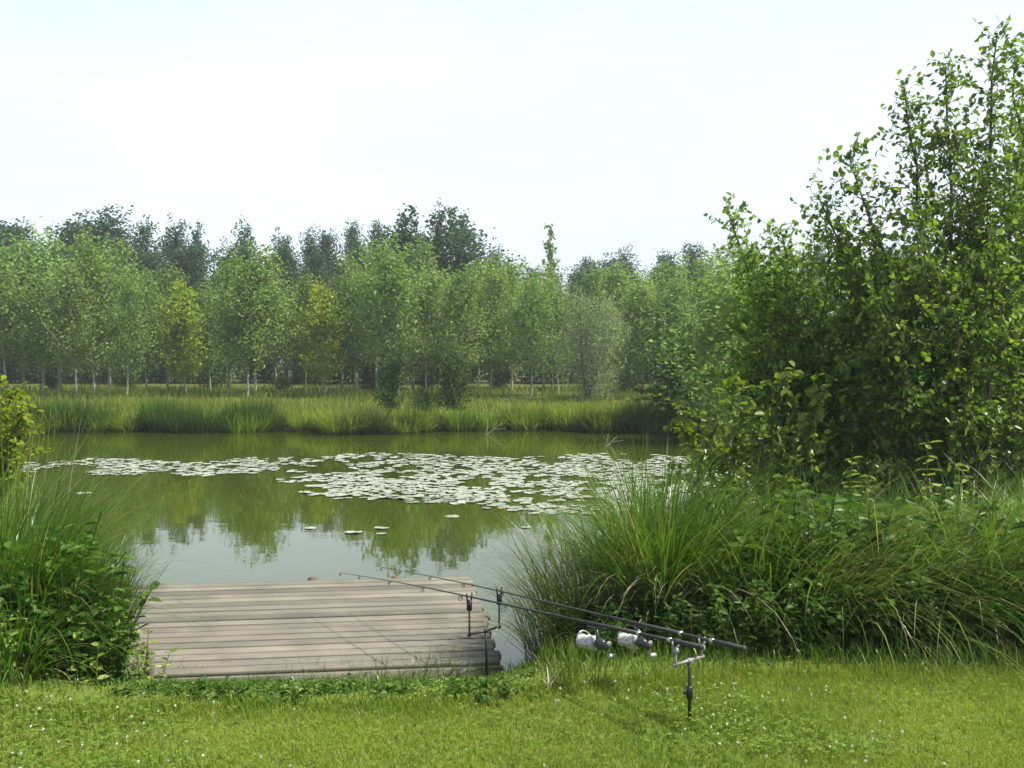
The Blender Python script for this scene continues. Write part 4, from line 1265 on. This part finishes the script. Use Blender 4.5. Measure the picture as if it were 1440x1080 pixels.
# clover leaves and flowers in the lawn
r = np.random.default_rng(911)
n = 52000
x = r.uniform(-3.6, 3.6, n); y = r.uniform(3.0, 5.1, n)
k = (r.random(n) < np.clip((vnoise(x * 1.1 + 4, y * 1.6, 41) - 0.68) * 0.8 + 0.06 + 0.6 * np.exp(-((x - 1.25) / 0.55) ** 2 - ((y - 3.95) / 0.2) ** 2), 0.03, 1)) & (y < edge(x))
x, y = x[k], y[k]; n = len(x)
pos = np.stack([x, y, gz(x, y) + r.uniform(0.025, 0.06, n)], -1)
pos3 = np.repeat(pos, 3, 0); a = np.repeat(r.uniform(0, 6.28, n), 3) + np.tile([0, 2.094, 4.189], n)
u = np.stack([np.cos(a), np.sin(a), np.full(3 * n, 0.12)], -1)
V, F = leaf_arrays(pos3, unit(u), unit(r.normal(0, .25, (3 * n, 3)) + [0, 0, 1]), 0.012 * np.repeat(r.uniform(.5, 1.2, n), 3), 0.011, 0.05)
o = build('clover_leaves', V, [F], M['clover'], None, {'tint': np.repeat(np.repeat(r.random(n), 3), 6), 'along': np.ones(18 * n)})
tag(o, 'clover leaves spread through the mown lawn', 'clover', kind='stuff')
n = 1500
x = r.uniform(-3.6, 3.6, n); y = r.uniform(3.0, 5.0, n)
k = (r.random(n) < np.clip((vnoise(x * 1.1 + 4, y * 1.6, 41) - 0.5) * 1.2 + 0.16 * (x > 0) + 0.6 * np.exp(-((x - 1.25) / 0.6) ** 2 - ((y - 3.85) / 0.3) ** 2), 0.03, 1)) & (y < edge(x))
x, y = x[k], y[k]; n = len(x)
c = np.stack([x, y, gz(x, y) + r.uniform(0.045, 0.085, n)], -1)
m = 14
pd = unit(r.normal(0, 1, (n * m, 3)) + [0, 0, 0.35])
V, F = leaf_arrays(np.repeat(c, m, 0), pd, unit(r.normal(0, 1, (n * m, 3))), 0.0065, 0.004)
V2, F2, al, kk = blade_arrays(np.stack([x, y, gz(x, y)], -1), 0.0, c[:, 2] - gz(x, y), 0.002, 0.0, 0.0, 1, r)
o = build('clover_flowers', np.concatenate([V, V2]), [F, F2 + len(V)], M['petal'], None, {'tint': np.concatenate([np.repeat(r.random(n * m), 6), np.zeros(len(V2))])})
tag(o, 'small white clover flowers dotted over the lawn', 'flowers', kind='stuff')

# pale bent blade at the lawn edge
b = np.zeros((5, 3)); r = np.random.default_rng(5)
o = blades('dry_blade_tuft', b, r.uniform(0, 6.28, 5), np.array([.16, .11, .09, .13, .07]), 0.009, 0.1, np.array([.5, .9, 1.2, 0.6, 1]), 5, r, M['dry'])
q = PZ(772, 972, 0); o.location = (q[0], q[1], float(gz(q[0], q[1])))
tag(o, 'small whitish dry grass tuft at the lawn edge below the reels', 'dry grass')

# ------------------------------------------------------------------ summer haze
hv = np.array([[-270, -270, -3], [270, -270, -3], [270, 270, -3], [-270, 270, -3], [-270, -270, 20], [270, -270, 20], [270, 270, 20], [-270, 270, 20]], float)
hm, t, out = new_mat('haze_air')
pv = t.nodes.new("ShaderNodeVolumePrincipled")
pv.inputs['Color'].default_value = (0.86, 0.93, 1.0, 1)
pv.inputs['Density'].default_value = 0.0010
pv.inputs['Anisotropy'].default_value = 0.3
t.links.new(pv.outputs['Volume'], out.inputs['Volume'])
o = build('haze', hv, [np.array([[0, 3, 2, 1], [4, 5, 6, 7], [0, 1, 5, 4], [1, 2, 6, 5], [2, 3, 7, 6], [3, 0, 4, 7]])], hm)
tag(o, 'thin summer haze over pond and woods', 'haze', kind='stuff')
